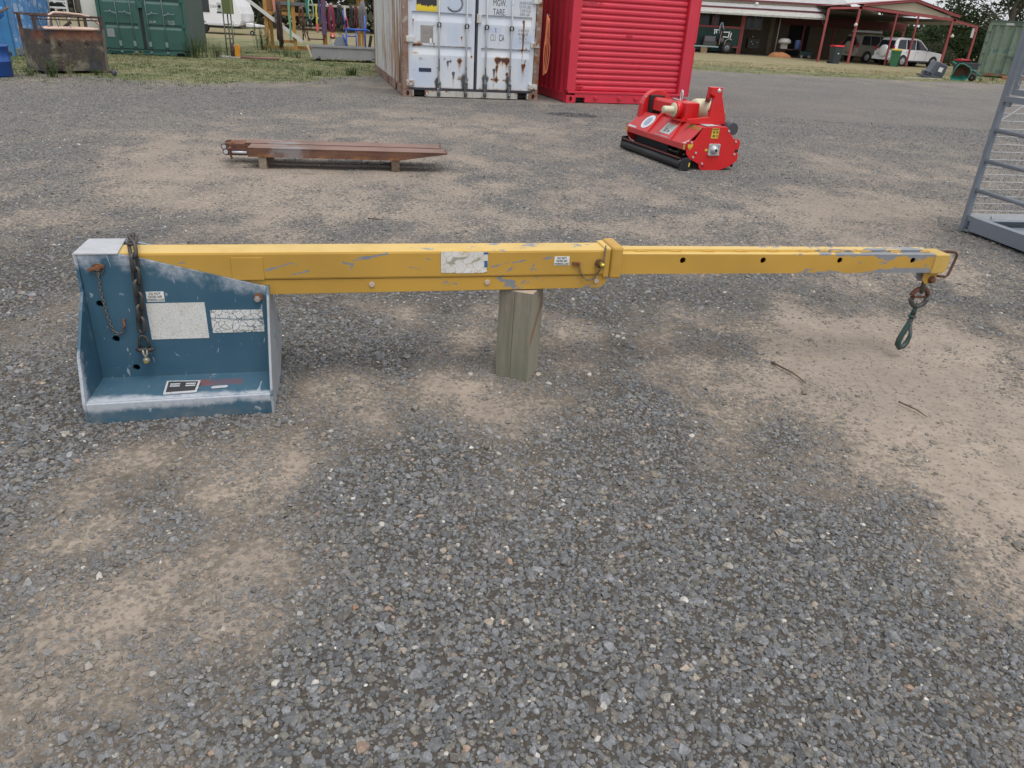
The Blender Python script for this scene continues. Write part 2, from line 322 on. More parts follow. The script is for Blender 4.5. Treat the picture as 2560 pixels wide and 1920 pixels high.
# loose stones: one object, instanced on points
def in_view(x, y, m=1.5):
    half = (y*math.cos(PITCH)+CAM_H*math.sin(PITCH))*(1280/1849)
    return (np.abs(x) < half+m)
def stones():
    X = []; 
    for (y0, y1, dens, s0) in ((.1, .72, 7000, 1.0), (.72, 2.0, 15500, 1.0), (2.0, 3.4, 11500, 1.0), (3.4, 5.2, 4800, 1.05), (5.2, 8.0, 2600, 1.12), (8.0, 14, 800, 1.2)):
        wd = (y1*.9+.6)*.70+1.6; n = int(dens*(y1-y0)*2*wd); x = RNG.uniform(-wd, wd, n); y = RNG.uniform(y0, y1, n)
        k = in_view(x, y); x = x[k]; y = y[k]
        d = dirt_at(x, y); cov = np.clip(1-d, 0, 1)
        clump = fbm(x*9+4, y*9, 3)
        p = np.clip(sstep(cov+1.1*(clump-.5), .05, .80), 0, 1)*.93+.09
        p *= 1-grass_at(x, y)
        k = RNG.random(len(x)) < p; x = x[k]; y = y[k]; cov = cov[k]; p = p[k]
        r = np.exp(RNG.normal(math.log(.0041), .38, len(x)))*s0*(.72+.38*p)
        r = np.clip(r, .0018, .0145); big = RNG.random(len(x)) < .0015; r = np.where(big, RNG.uniform(.011, .017, len(x)), r)
        X.append(np.stack([x, y, r, cov], -1))
    X = np.concatenate(X); x, y, r, cov = X.T; n = len(x)
    BIG = [(.15,2.71,.0125,0),(.171,1.86,.009,0),(.062,1.47,.0125,1),(-2.312,3.114,.012,0),(-.354,1.38,.007,2),(-.617,2.223,.009,0),(-1.423,2.103,.010,0),(-.336,2.12,.008,3),(.781,1.432,.006,0),(.015,1.639,.006,0),(.428,1.126,.006,0),(1.185,2.261,.008,0),(-.566,1.326,.006,2),(-.874,1.78,.008,3)]   # the few larger odd stones
    q = np.array(BIG); x = np.concatenate([x, q[:,0]]); y = np.concatenate([y, q[:,1]]); r = np.concatenate([r, q[:,2]]); cov = np.concatenate([cov, np.ones(len(q))]); n = len(x)
    sc_ = np.stack([r*RNG.uniform(.9, 1.3, n), r*RNG.uniform(.8, 1.1, n), r*RNG.uniform(.5, .85, n)], -1)
    z = hump(x, y)+sc_[:, 2]*RNG.uniform(-.35, .5, n)
    rot = np.stack([RNG.normal(0, .24, n), RNG.normal(0, .24, n), RNG.uniform(0, 6.28, n)], -1)
    g = RNG.random(n); v = np.exp(RNG.normal(0, .30, n))[:, None]
    base = np.where((g < .72)[:, None], np.array([[.142, .145, .150]]), np.array([[.172, .158, .134]]))
    base = np.where((g > .93)[:, None], np.array([[.24, .20, .155]]), base); base = np.where((g > .986)[:, None], np.array([[.44, .42, .38]]), base)
    base = np.where(((g > .975) & (g < .986))[:, None], np.array([[.30, .205, .15]]), base)
    colr = base*v; dust = np.clip(.85-cov, 0, .75)[:, None]*RNG.uniform(.3, 1.3, n)[:, None]
    colr[-len(q):] = np.array([(.46,.43,.39),(.16,.17,.18),(.36,.17,.08),(.34,.28,.22)])[q[:,3].astype(int)]; dust[-len(q):] = 0
    colr = colr*(1-dust)+np.array([[.29, .24, .185]])*dust
    me = bpy.data.meshes.new('loose_gravel'); me.vertices.add(n); me.vertices.foreach_set('co', np.stack([x, y, z], -1).ravel())
    for nm, typ, key, arr in (('scl', 'FLOAT_VECTOR', 'vector', sc_), ('rot', 'FLOAT_VECTOR', 'vector', rot), ('tint', 'FLOAT_VECTOR', 'vector', colr)):
        a = me.attributes.new(nm, typ, 'POINT'); a.data.foreach_set(key, arr.ravel().astype(np.float32))
    a = me.attributes.new('var', 'INT', 'POINT'); a.data.foreach_set('value', RNG.integers(0, 9, n).astype(np.int32))
    o = bpy.data.objects.new('loose_gravel', me); COL.objects.link(o); tag(o, kind='stuff')
    t = NT('stone'); c = t.attr('tint', 'Color', 'INSTANCER'); q = t.noise(1.7, 4, .7); col = t.mix(t.step(q, .35, .7), t.mix(.35, c, (.05, .05, .05)), t.mix(.12, c, (.5, .5, .5)))
    t.done(col, .78, spec=.35); me.materials.append(t.mat)
    ng = bpy.data.node_groups.new('scatter_stones', 'GeometryNodeTree')
    ng.interface.new_socket('Geometry', in_out='INPUT', socket_type='NodeSocketGeometry'); ng.interface.new_socket('Geometry', in_out='OUTPUT', socket_type='NodeSocketGeometry')
    N = ng.nodes.new; Lk = ng.links.new
    gi = N('NodeGroupInput'); go = N('NodeGroupOutput'); g2i = N('GeometryNodeGeometryToInstance')
    for k in range(9):
        ic = N('GeometryNodeMeshIcoSphere'); ic.inputs['Radius'].default_value = 1; ic.inputs['Subdivisions'].default_value = 1 if k < 6 else 2
        sp = N('GeometryNodeSetPosition'); rv = N('FunctionNodeRandomValue'); rv.data_type = 'FLOAT_VECTOR'
        a = .42 if k < 6 else .22
        rv.inputs[0].default_value = (-a,)*3; rv.inputs[1].default_value = (a,)*3; rv.inputs['Seed'].default_value = k*13+1
        ch = N('GeometryNodeConvexHull'); sm = N('GeometryNodeSetMaterial'); sm.inputs['Material'].default_value = t.mat
        Lk(ic.outputs['Mesh'], sp.inputs['Geometry']); Lk(rv.outputs[0], sp.inputs['Offset']); Lk(sp.outputs[0], ch.inputs[0]); Lk(ch.outputs[0], sm.inputs[0]); Lk(sm.outputs[0], g2i.inputs[0])
    iop = N('GeometryNodeInstanceOnPoints'); iop.inputs['Pick Instance'].default_value = True
    def na(name, typ):
        q = N('GeometryNodeInputNamedAttribute'); q.data_type = typ; q.inputs['Name'].default_value = name; return q.outputs['Attribute']
    Lk(gi.outputs[0], iop.inputs['Points']); Lk(g2i.outputs[0], iop.inputs['Instance']); Lk(na('var', 'INT'), iop.inputs['Instance Index'])
    Lk(na('rot', 'FLOAT_VECTOR'), iop.inputs['Rotation']); Lk(na('scl', 'FLOAT_VECTOR'), iop.inputs['Scale']); Lk(iop.outputs[0], go.inputs[0])
    md = o.modifiers.new('scatter', 'NODES'); md.node_group = ng
    print('stones', n)
stones()
# ------------------------------------------------------------------ the lifting jib
def blue_paint():
    t = NT('worn_blue_paint'); o = t.obj(); S = t.sep(o); X, Y, Z = S['X'], S['Y'], S['Z']
    n = t.noise(9, 7, .7); n2 = t.noise(60, 4, .7); n3 = t.noise(3, 4)
    col = t.mix(t.step(n3, .3, .7), (.034, .092, .142), (.052, .122, .178)); col = t.mix(t.step(n2, .55, .8, 0, .35), col, (.06, .12, .18))
    # paint rubbed thin: along the top of the plate and on the fold of the shelf
    top = t.m('SUBTRACT', t.m('MINIMUM', .538, t.m('MULTIPLY_ADD', X, -.262, .571)), Z)
    front = t.step(Y, -.005, -.012, 1, 0)
    e1 = t.m('MULTIPLY', t.step(top, .0, .13, .56, -.1), front); e1 = t.m('MULTIPLY', e1, t.step(X, .1, .62, 1.05, .8))
    e2 = t.m('MULTIPLY', t.step(Y, -.205, -.075, .80, -.35), t.step(Y, -.02, -.03, 0, 1)); e2 = t.m('MULTIPLY', e2, t.step(Z, .03, .075, .25, 1))
    e3 = t.step(X, .03, -.005, 0, .30)
    e = t.m('MAXIMUM', t.m('MAXIMUM', e1, e2), e3)
    w = t.step(t.m('ADD', e, t.m('MULTIPLY', t.m('SUBTRACT', n, .5), 1.5)), .30, .78); w = t.m('MULTIPLY', w, t.step(n2, .2, .55, .55, .95))
    col = t.mix(w, col, (.46, .49, .54))
    # scratches and knocks
    s = t.noise(1.2, 2, .5, v=t.mapv(o, (40, 6, 9)), dist=1.2); s2 = t.noise(22, 6, .7)
    sc_ = t.m('MAXIMUM', t.step(s2, .64, .66), t.step(s, .70, .72)); col = t.mix(t.m('MULTIPLY', sc_, .7), col, (.40, .44, .48))
    # old red lettering rubbed off on the shelf
    rx = t.m('MULTIPLY', t.step(X, .315, .33), t.step(X, .50, .48)); ry = t.m('MULTIPLY', t.step(Y, -.105, -.095), t.step(Y, -.045, -.055)); rz = t.step(Z, .076, .079)
    rm = t.m('MULTIPLY', t.m('MULTIPLY', rx, ry), t.m('MULTIPLY', rz, t.step(n, .35, .6, .25, .8))); col = t.mix(rm, col, (.22, .07, .06))
    dust = t.m('MULTIPLY', t.step(Z, .12, 0, 0, .35), t.step(n, .35, .7)); col = t.mix(dust, col, (.25, .21, .17))
    t.bump(n2, .08, .002)
    return t.done(col, t.m('ADD', .42, t.m('MULTIPLY', w, .3)), spec=.35)
def yellow_paint(name, inner=False):
    t = NT(name); o = t.obj(); S = t.sep(o); X, Y, Z = S['X'], S['Y'], S['Z']
    n = t.noise(5, 7, .7, v=t.mapv(o, (1.0, 1, 2.2))); n2 = t.noise(42, 5, .65); n3 = t.noise(1.6, 3); fl = t.noise(16, 6, .68, v=t.mapv(o, (.7, 1, 1.3)))
    col = t.mix(t.step(n3, .35, .65), (.44, .258, .05), (.53, .312, .058)); col = t.mix(t.step(n, .45, .8, 0, .25), col, (.50, .31, .09))
    if inner:
        edge = t.m('MAXIMUM', t.step(t.m('ABSOLUTE', t.m('SUBTRACT', Z, t.m('MULTIPLY_ADD', X, -.0095, .4985))), .018, .042), 0)
        amt = t.m('ADD', t.m('MULTIPLY', t.step(X, 2.3, 3.3), .155), t.m('MULTIPLY', edge, t.step(X, 1.9, 2.9, .06, .15)))
        c = t.step(t.m('ADD', fl, amt), .74, .755)
        ends = t.m('MULTIPLY', t.step(t.m('ADD', Z, t.m('MULTIPLY', fl, .035)), .468, .462), t.m('MULTIPLY', t.step(X, 3.1, 3.18), t.step(X, 3.36, 3.355))); c = t.m('MAXIMUM', c, ends)
    else:
        edge = t.m('MAXIMUM', t.step(Z, .522, .54), t.step(Z, .452, .434)); far = t.step(X, .7, 1.5)
        amt = t.m('ADD', t.m('MULTIPLY', far, .05), t.m('MULTIPLY', edge, t.m('MULTIPLY_ADD', far, .085, .05)))
        c = t.step(t.m('ADD', fl, amt), .755, .77)
        L = [(.918,.513,.96,.517),(.905,.505,.965,.514),(.96,.515,1.03,.53),(.87,.498,.90,.49),(.905,.492,.895,.47),(.60,.472,.66,.488),(.66,.488,.685,.498),(.685,.498,.71,.487),(.69,.455,.745,.468),(1.11,.478,1.15,.47),(1.48,.455,1.50,.475),(1.575,.46,1.585,.485),(1.57,.467,1.60,.46),(1.50,.49,1.55,.50),(1.42,.475,1.49,.492),(1.62,.505,1.65,.51),(.31,.50,.33,.503),(1.17,.512,1.185,.505)]
        d = t.minall([t.seg(X, Z, *q) for q in L]); c = t.m('MAXIMUM', c, t.step(t.m('ADD', d, t.m('MULTIPLY', t.m('SUBTRACT', fl, .5), .022)), .0035, .002))
    col = t.mix(c, col, t.mix(n2, (.17, .18, .20), (.27, .285, .31)))
    top_glare = t.m('MULTIPLY', t.step(Z, .5345, .538) if not inner else t.step(t.m('SUBTRACT', Z, t.m('MULTIPLY_ADD', X, -.0095, .4985)), .037, .0395), t.step(n, .2, .6, .3, .7)); col = t.mix(t.m('MULTIPLY', top_glare, t.m('SUBTRACT', 1, c)), col, (.70, .50, .16))  # sun glare on the top of the boom painted in as paler yellow
    r = t.step(t.noise(21, 6, .7), .74, .80, 0, .6); col = t.mix(r, col, (.22, .10, .03))
    t.bump(n2, .06, .002)
    return t.done(col, .40, spec=.4)
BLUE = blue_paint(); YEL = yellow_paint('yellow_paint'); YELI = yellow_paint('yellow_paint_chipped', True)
YELP = paint('yellow_paint_plain', (.47, .275, .052), .5, .12, chip=(.22, .23, .25), chip_at=.66, chip_scale=22)
GALV = paint('bare_steel_cap', (.44, .45, .47), .45, .2, chip=(.28, .32, .38), chip_at=.62, chip_scale=30)
CHAIN = paint('oiled_chain', (.075, .07, .065), .5, .3, rust=(.16, .07, .03), rust_at=.66, rust_scale=40, metal=.5)
CHAINR = paint('dull_zinc_chain', (.19, .17, .145), .55, .25, rust=(.2, .09, .04), rust_at=.6, rust_scale=50, metal=.4)
RUST = rusty('dark_rust'); RUSTB = rusty('bright_rust', (.10, .04, .024), (.24, .10, .045), scale=25)
ZINC = paint('zinc_bolt', (.52, .50, .48), .4, .15, metal=.6); BRASS = paint('brass', (.55, .43, .10), .3, .15, metal=.8)
HOOKG = paint('green_hook_paint', (.014, .055, .048), .4, .3, chip=(.05, .045, .04), chip_at=.52, chip_scale=45)
BLACKT = flat('black_print', (.02, .02, .022), .7); 
def cracked(name, scale, w, jag=False):
    t = NT(name); o = t.obj(); nz = t.n('ShaderNodeTexNoise'); nz.inputs['Scale'].default_value = 38; nz.inputs['Detail'].default_value = 4; t.l(o, nz.inputs['Vector']); va = t.n('ShaderNodeVectorMath'); va.operation = 'MULTIPLY_ADD'; va.inputs[1].default_value = (.03,.03,.03); t.l(nz.outputs['Color'], va.inputs[0]); t.l(o, va.inputs[2]); v = va.outputs[0]
    e = t.vor(scale, v=v, out='Distance', feat='DISTANCE_TO_EDGE'); e2 = t.vor(scale*2.7, v=v, out='Distance', feat='DISTANCE_TO_EDGE'); n = t.noise(12, 5, .7)
    col = t.mix(t.step(n, .35, .7), (.60, .59, .55), (.74, .74, .73)); c = t.step(e, w, w*.5); c = t.m('MAXIMUM', c, t.m('MULTIPLY', t.step(e2, w*1.3, w*.5), t.step(n, .45, .6, .15, .7)))
    col = t.mix(t.m('MULTIPLY', c, .85), col, jag if jag else (.30, .29, .26)); return t.done(col, .6)
STK1 = cracked('crazed_label', 130, .045); STK2 = cracked('split_label', 42, .055, (.04, .07, .10)); STK3 = cracked('torn_label', 30, .03, (.45, .30, .12)); WHITE = flat('white_label', (.74, .74, .72), .55)
def link_path(L, W, n=6):
    """stadium outline in the xz plane, long axis z"""
    h = L/2-W/2; r = W/2
    return [(r*math.cos(a), 0, h+r*math.sin(a)) for a in np.linspace(0, math.pi, n+1)] + [(r*math.cos(a), 0, -h+r*math.sin(a)) for a in np.linspace(math.pi, 2*math.pi, n+1)]
def link_mesh(name, L, W, r, mat, n=6, seg=7):
    m = MB(); m.tube(link_path(L-2*r, W-2*r, n), r, seg, closed=True); return m.mesh(name, mat)
def along(path, pitch):
    P = [Vector(p) for p in path]; out = []; need = 0
    for a, b in zip(P, P[1:]):
        L = (b-a).length; t_ = need
        while t_ <= L: out.append((a.lerp(b, t_/L), (b-a).normalized())); t_ += pitch
        need = t_-L
    return out
def chain(parent, me, path, pitch, name='chain_link', nrm=(0,-1,0), tw=0):
    """links laid end to end, every second one turned by a quarter"""
    for i, (p, d) in enumerate(along(path, pitch)):
        nv = Vector(nrm); x = d.cross(nv).normalized(); y = d.cross(x).normalized(); M = Matrix((x, y, d)).transposed() 
        M = M @ Matrix.Rotation((i % 2)*math.pi/2+tw, 3, 'Z')
        put(name, me, parent, p, M.to_euler())
J0 = (-1.482, 2.379, 0); JR = rad(13)
jib = thing('lifting_jib', J0, JR, 'long yellow telescopic lifting jib with blue steel carriage lying across the gravel', 'lifting jib')
top_line = [(0,0),(.595,0),(.595,.414),(.19,.523),(.128,.537),(0,.537)]
MB().plate(top_line, [circle(.04,.363,.0125), circle(.069,.23,.0125), circle(.118,.116,.0125)], 0, .012, XZ).build('side_plate', BLUE, jib)
MB().prism(top_line, .166, .178, XZ).build('side_plate', BLUE, jib)
lp = [(0,.54),(-.012,.41),(-.165,.235),(-.207,.08),(-.207,0),(.385,0),(.385,.08),(.338,.24),(.194,.41),(.178,.54)]
MB().prism(lp[::-1], -.011, -.001, YZ).build('end_plate', BLUE, jib, .002)
rp = [(.0,.418),(-.09,.27),(-.15,.16),(-.190,.08),(-.190,0),(.10,0),(.2,.045),(.30,.11),(.24,.22),(.13,.34),(.10,.412)]
MB().prism(rp[::-1], .596, .605, YZ).build('end_plate', paint('rubbed_grey_paint', (.30, .325, .35), .5, .15, chip=(.09, .15, .21), chip_at=.56, chip_scale=9, grime=.3), jib, .002)
def shelf_to(u, v, h): return (u, v+.021*u/.6, h)
m = MB(); m.prism([(0,-.200),(.596,-.200),(.596,-.02),(0,-.001)], .070, .080, shelf_to); m.build('shelf', BLUE, jib)
m = MB(); m.prism([(-.001,-.209),(.6,-.209),(.6,-.2005),(-.001,-.2005)], 0, .080, shelf_to); m.build('lip', BLUE, jib, .004)
MB().box(0, .596, .179, .38, .07, .08).build('rear_shelf', BLUE, jib)
m = MB(); m.prism([(-.012,-.003),(.128,-.003),(.110,.181),(-.012,.181)], .538, .544, XY); m.box(-.012, -.006, -.003, .181, .50, .538); m.build('top_cap', GALV, jib, .002)
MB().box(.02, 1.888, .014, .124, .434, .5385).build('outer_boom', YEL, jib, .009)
MB().box(.484, .592, .0105, .0138, .437, .520).build('patch_plate', YEL, jib, .002)
MB().prism([(.30,.377),(1.862,.382),(1.884,.402),(1.886,.4335),(.30,.4335)], .020, .112, XZ).build('wear_rail', YEL, jib, .002)
for x, z in ((.970,.411),(1.405,.413),(1.842,.412)): MB().cyl((x,.0205,z),(x,.015,z),.0105,14).build('plug', paint('weld_plug', (.50,.40,.34), .6, .3, chip=(.12,.08,.06), chip_at=.6, chip_scale=90), jib, .002)
MB().box(1.889, 1.936, -.001, .138, .424, .553).build('collar', YELP, jib, .010)
MB().box(1.864, 1.8885, .010, .128, .428, .546).build('collar_flange', YEL, jib, .004)
# inner boom with its pin holes
tilt = -.0095
inner = lambda u, v, h: (u, h, v + (u-1.94)*tilt)
xs = [2.197, 2.551, 2.906, 3.260]
b = MB(); b.plate(rot_rect(1.90,3.40,.4385,.5195), [circle(x,.494,.0125) for x in xs], .019, .026, inner)
v8 = [inner(1.90,.4385,.026),inner(3.40,.4385,.026),inner(3.40,.4385,.105),inner(1.90,.4385,.105),inner(1.90,.5195,.026),inner(3.40,.5195,.026),inner(3.40,.5195,.105),inner(1.90,.5195,.105)]
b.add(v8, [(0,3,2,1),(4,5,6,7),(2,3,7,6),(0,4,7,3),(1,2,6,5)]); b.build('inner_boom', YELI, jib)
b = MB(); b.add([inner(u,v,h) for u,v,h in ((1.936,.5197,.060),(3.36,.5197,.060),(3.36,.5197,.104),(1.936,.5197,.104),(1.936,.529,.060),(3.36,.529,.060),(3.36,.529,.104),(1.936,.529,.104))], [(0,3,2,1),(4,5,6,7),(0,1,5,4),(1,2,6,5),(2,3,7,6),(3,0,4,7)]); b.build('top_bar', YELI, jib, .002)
bead = MB().lathe([(.0005,-.027),(.004,-.022),(.0055,0),(.004,.022),(.0005,.027)], axis=(1,0,0), n=8).mesh('weld_bead', YELI)
for k in range(10): x = 2.03+k*.1455; put('weld_bead', bead, jib, inner(x, .5215, .056))
b = MB(); b.prism([(3.365,.433),(3.425,.435),(3.438,.448),(3.444,.512),(3.435,.521),(3.365,.521)], .013, .111, lambda u, v, h: (u, h, v-.0133)); b.build('end_cap', paint('end_cap_yellow', (.55,.36,.09), .5, .12, chip=(.26,.27,.29), chip_at=.6, chip_scale=18), jib, .006)
MB().tube([(3.43,.07,.502),(3.475,.066,.505),(3.502,.06,.502),(3.511,.057,.490),(3.49,.045,.43),(3.478,.04,.405),(3.468,.04,.398),(3.42,.045,.402)], .0058, 8).build('handle', RUST, jib)
lug = [(3.352,.424),(3.352,.386),(3.372,.366),(3.392,.366),(3.412,.384),(3.425,.424)]
MB().prism(lug[::-1], .034, .042, XZ).build('lug', YELP, jib, .001); MB().prism(lug[::-1], .078, .086, XZ).build('lug', GALV, jib, .001)
m = MB(); m.cyl((3.396,.016,.388),(3.396,.10,.388),.008,12); m.cyl((3.396,.018,.388),(3.396,.030,.388),.0125,6,smooth=False); m.build('lug_bolt', RUSTB, jib)
m = MB(); m.cyl((3.396,.030,.388),(3.396,.0335,.388),.017,16); m.build('washer', RUST, jib)
# pins, bolts, stickers
m = MB(); m.cyl((.057,-.004,.494),(.057,.06,.494),.013,16); m.cyl((.057,-.012,.494),(.057,-.004,.494),.009,12); m.bar((.027,-.009,.487),(.080,-.009,.502),.008,.009); m.build('locking_pin', RUSTB, jib)
m = MB(); m.tube([(.057+.019*math.cos(a), -.004, .490+.019*math.sin(a)) for a in np.linspace(0, 6.28, 17)[:-1]], .0016, 6, closed=True); m.build('ring', CHAINR, jib)
m = MB(); m.cyl((.566,-.004,.376),(.566,0,.376),.0165,18); m.build('washer', RUSTB, jib); m = MB(); m.cyl((.563,-.012,.372),(.563,-.004,.372),.0115,6,smooth=False); m.cyl((.563,-.016,.372),(.563,-.012,.372),.006,12); m.build('bolt', ZINC, jib)
m = MB(); m.cyl((1.844,.013,.486),(1.844,-.003,.486),.016,16); m.build('washer', RUST, jib)
m = MB(); m.lathe([(0,-.026),(.008,-.024),(.0105,-.016),(.009,-.006),(.011,-.002),(.011,.006)], (1.848,-.004,.486), (0,1,0), 14); m.build('locking_pin', BRASS, jib)
m = MB(); m.bar((1.735,.008,.487),(1.762,.008,.484),.006,.012); m.cyl((1.76,.012,.488),(1.76,-.002,.488),.005,8); m.build('clip', RUSTB, jib)
st = MB().box(.193,.251,-.0012,-.0002,.367,.404).build('sticker', WHITE, jib)
for k, (s_, z) in enumerate((('DO NOT', .393), ('EXCEED SAFE', .3815), ('WORKING LOAD', .3700))): text(s_, .0118, BLACKT, st, (.222, -.0014, z), FRONT, ax='CENTER', sx=.62 if k else .8)
m = MB().box(.187,.381,-.0012,-.0002,.224,.361); m.build('sticker', STK1, jib, label='large white crazed label')
m = MB(); m.prism([(.396,.243),(.575,.243),(.575,.290),(.470,.293),(.396,.300)], -.0012, -.0002, XZ); m.prism([(.396,.303),(.470,.296),(.575,.294),(.575,.329),(.396,.331)], -.0012, -.0002, XZ); m.build('sticker', STK2, jib, label='white label split across the middle')
m = MB(); m.prism([(1.226,.455),(1.30,.452),(1.385,.453),(1.402,.458),(1.398,.470),(1.404,.494),(1.401,.534),(1.226,.5365)], .0118, .0135, XZ); m.build('sticker', STK3, jib, label='torn white sticker on the boom')
for q in ((1.386,1.4035,.525,.533),(1.39,1.402,.475,.50)): MB().box(q[0],q[1],.0108,.0115,q[2],q[3]).build('sticker_print', flat('blue_print', (.03,.12,.30), .6), jib)
m = MB(); m.prism([(1.245,.497),(1.262,.499),(1.272,.517),(1.29,.514),(1.33,.518),(1.312,.508),(1.285,.506),(1.275,.497),(1.28,.489),(1.262,.488)], .0108, .0115, XZ); m.prism([(1.345,.50),(1.375,.515),(1.372,.503),(1.34,.494)], .0108, .0115, XZ); m.build('torn_patch', flat('torn_grey', (.36,.33,.27), .7), jib)
st = MB().box(1.663,1.723,.0122,.0136,.479,.514).build('sticker', WHITE, jib)
for k, (s_, z) in enumerate((('DO NOT', .504), ('EXCEED SAFE', .4925), ('WORKING LOAD', .4810))): text(s_, .0115, BLACKT, st, (1.693, .0119, z), FRONT, ax='CENTER', sx=.62 if k else .8)
cp = MB().prism([(.236,-.165),(.345,-.158),(.348,-.085),(.234,-.08)], 0, .003, lambda u, v, h: (u, v, .082+(v+.165)*.12+h)).build('compliance_plate', GALV, jib)
m = MB(); m.prism([(.243,-.155),(.338,-.149),(.341,-.092),(.241,-.087)], .0032, .0040, lambda u, v, h: (u, v, .082+(v+.165)*.12+h)); m.build('data_panel', flat('etched_black', (.035,.037,.04), .5), cp)
m = MB()
for a, b_, c in ((.25,.283,-.105),(.25,.283,-.118),(.302,.335,-.105),(.302,.335,-.118)): m.prism([(a,c-.004),(b_,c-.004),(b_,c+.003),(a,c+.003)], .0042, .0047, lambda u, v, h: (u, v, .082+(v+.165)*.12+h))
m.build('data_lines', GALV, cp)
MB().prism([(.386,-.124),(.392,-.131),(.438,-.127),(.446,-.119),(.440,-.110),(.394,-.114)], .081, .084, XY).build('rating_tag', GALV, jib, .001)
m = MB(); m.cyl((.108,.0,.303),(.108,-.014,.303),.0045,8); m.tube([(.108,-.012,.303),(.110,-.014,.285),(.104,-.016,.275)], .0035, 6); m.build('keeper_hook', RUSTB, jib)
small = link_mesh('chain_link', .0165, .010, .0016, CHAINR, 5, 5)
kc = MB().cyl((.057,-.008,.470),(.057,-.004,.476),.002,6).build('keeper_chain', CHAINR, jib)
chain(kc, small, [(.056,-.007,.472),(.053,-.005,.43),(.052,-.005,.40),(.055,-.005,.354),(.058,-.005,.306),(.066,-.005,.268),(.076,-.006,.253),(.088,-.006,.252),(.099,-.007,.262),(.107,-.010,.280)], .0125)
kc = MB().cyl((1.862,.0,.545),(1.862,.004,.552),.002,6).build('keeper_chain', CHAINR, jib)
chain(kc, small, [(1.762,.004,.478),(1.770,.006,.455),(1.785,.008,.430),(1.800,.008,.420),(1.822,.008,.421),(1.838,.006,.445),(1.848,-.008,.470),(1.856,-.004,.505),(1.861,.004,.540),(1.864,.012,.553)], .0125)
# heavy chain thrown over the carriage
ch = thing('lifting_chain', (-1.482+.17*math.cos(JR), 2.379+.17*math.sin(JR), .54), JR, 'heavy dark steel chain draped over the blue carriage with a shackle at its end', 'chain')
big = link_mesh('chain_link', .070, .038, .0062, CHAIN, 7, 8)
chain(ch, big, [(-.03,.158,.018),(-.015,.10,.030),(0,.04,.036),(.006,.0,.034),(.011,-.018,.004),(.010,-.022,-.05),(.004,-.020,-.15),(-.002,-.020,-.22),(-.006,-.022,-.285)], .0455, tw=.5)
m = MB(); m.tube([(-.0215,-.022,-.338),(-.021,-.022,-.318),(-.016,-.022,-.298),(-.006,-.022,-.290),(.004,-.022,-.298),(.009,-.022,-.318),(.0095,-.022,-.338)], .0058, 8); m.cyl((-.0215,-.022,-.338),(-.0215,-.022,-.352),.010,10); m.cyl((.0095,-.022,-.338),(.0095,-.022,-.352),.010,10); m.build('shackle', CHAIN, ch)
MB().cyl((-.036,-.022,-.345),(.026,-.022,-.345),.0055,10).build('shackle_pin', CHAIN, ch)
m = MB(); m.tube([(-.014,-.024,-.345),(-.012,-.028,-.36),(-.006,-.032,-.372),(.0,-.028,-.36),(.002,-.024,-.345)], .005, 8); m.lathe([(.0,-.013),(.010,-.010),(.0135,0),(.010,.010),(0,.013)], (-.005,-.032,-.384), (0,1,0), 14); m.build('end_fitting', paint('worn_fitting', (.24,.225,.19), .4, .2, metal=.4), ch)
MB().cyl((-.005,-.044,-.384),(-.005,-.0455,-.384),.006,12).build('brass_stud', BRASS, ch)
# hook at the tip of the jib
HX, HZ = 3.388, .388
def J(p): return (J0[0]+p[0]*math.cos(JR)-p[1]*math.sin(JR), J0[1]+p[0]*math.sin(JR)+p[1]*math.cos(JR), p[2])
hk = thing('swivel_hook', J((HX,.06,HZ)), JR, 'green safety hook hanging from the tip of the yellow boom by chain links', 'hook')
m = MB(); m.tube([(x+.002, y, z-.030) for x, y, z in link_path(.074, .044, 7)], .0088, 8, closed=True); m.xf(Matrix.Rotation(.9, 4, 'Z')); m.build('chain_link', CHAIN, hk)
m = MB(); m.tube([(.040*math.cos(a)-.006, -.004, -.082+.036*math.sin(a)*(.95)) for a in np.linspace(.05, math.pi-.05, 12)], [.010]+[.0108]*10+[.0135], 9); m.build('link_half', RUST, hk)
m = MB(); m.tube([(.040*math.cos(a)-.004, -.004, -.094+.038*math.sin(a)) for a in np.linspace(math.pi+.05, 2*math.pi-.05, 12)], [.0135]+[.0108]*10+[.0115], 9); m.build('link_half', CHAIN, hk)
MB().cyl((-.050,-.004,-.088),(.040,-.004,-.088),.0055,10).build('link_pin', RUST, hk)
m = MB(); m.tube([(-.004+.011*math.cos(a)*.9, -.004+.012*math.sin(a), -.132) for a in np.linspace(0, 6.28, 13)[:-1]], .006, 8, closed=True)
m.tube([(-.002,-.004,-.118),(-.006,-.004,-.128),(-.010,-.004,-.150),(-.012,-.004,-.172)], [.009,.0075,.010,.012], 10); m.lathe([(.004,.0),(.015,.004),(.018,.010),(.010,.018)], (-.012,-.004,-.19), (0,0,1), 14); m.build('swivel', HOOKG, hk)
m = MB(); m.tube([(-.013,-.004,-.186),(-.016,-.006,-.205),(-.026,-.008,-.230),(-.040,-.010,-.262),(-.050,-.012,-.290),(-.050,-.012,-.314),(-.036,-.012,-.330),(-.016,-.010,-.326),(-.001,-.008,-.306),(.006,-.006,-.282),(.006,-.006,-.262)], [.010,.0115,.0125,.0125,.013,.0135,.013,.0125,.011,.009,.0075], 10); m.build('hook', HOOKG, hk)
m = MB(); m.bar((-.018,-.008,-.205),(.006,-.006,-.265),.009,.014); m.cyl((-.016,-.020,-.212),(-.016,.004,-.212),.006,10); m.build('latch', paint('latch_steel', (.12,.13,.13), .5, .2), hk)
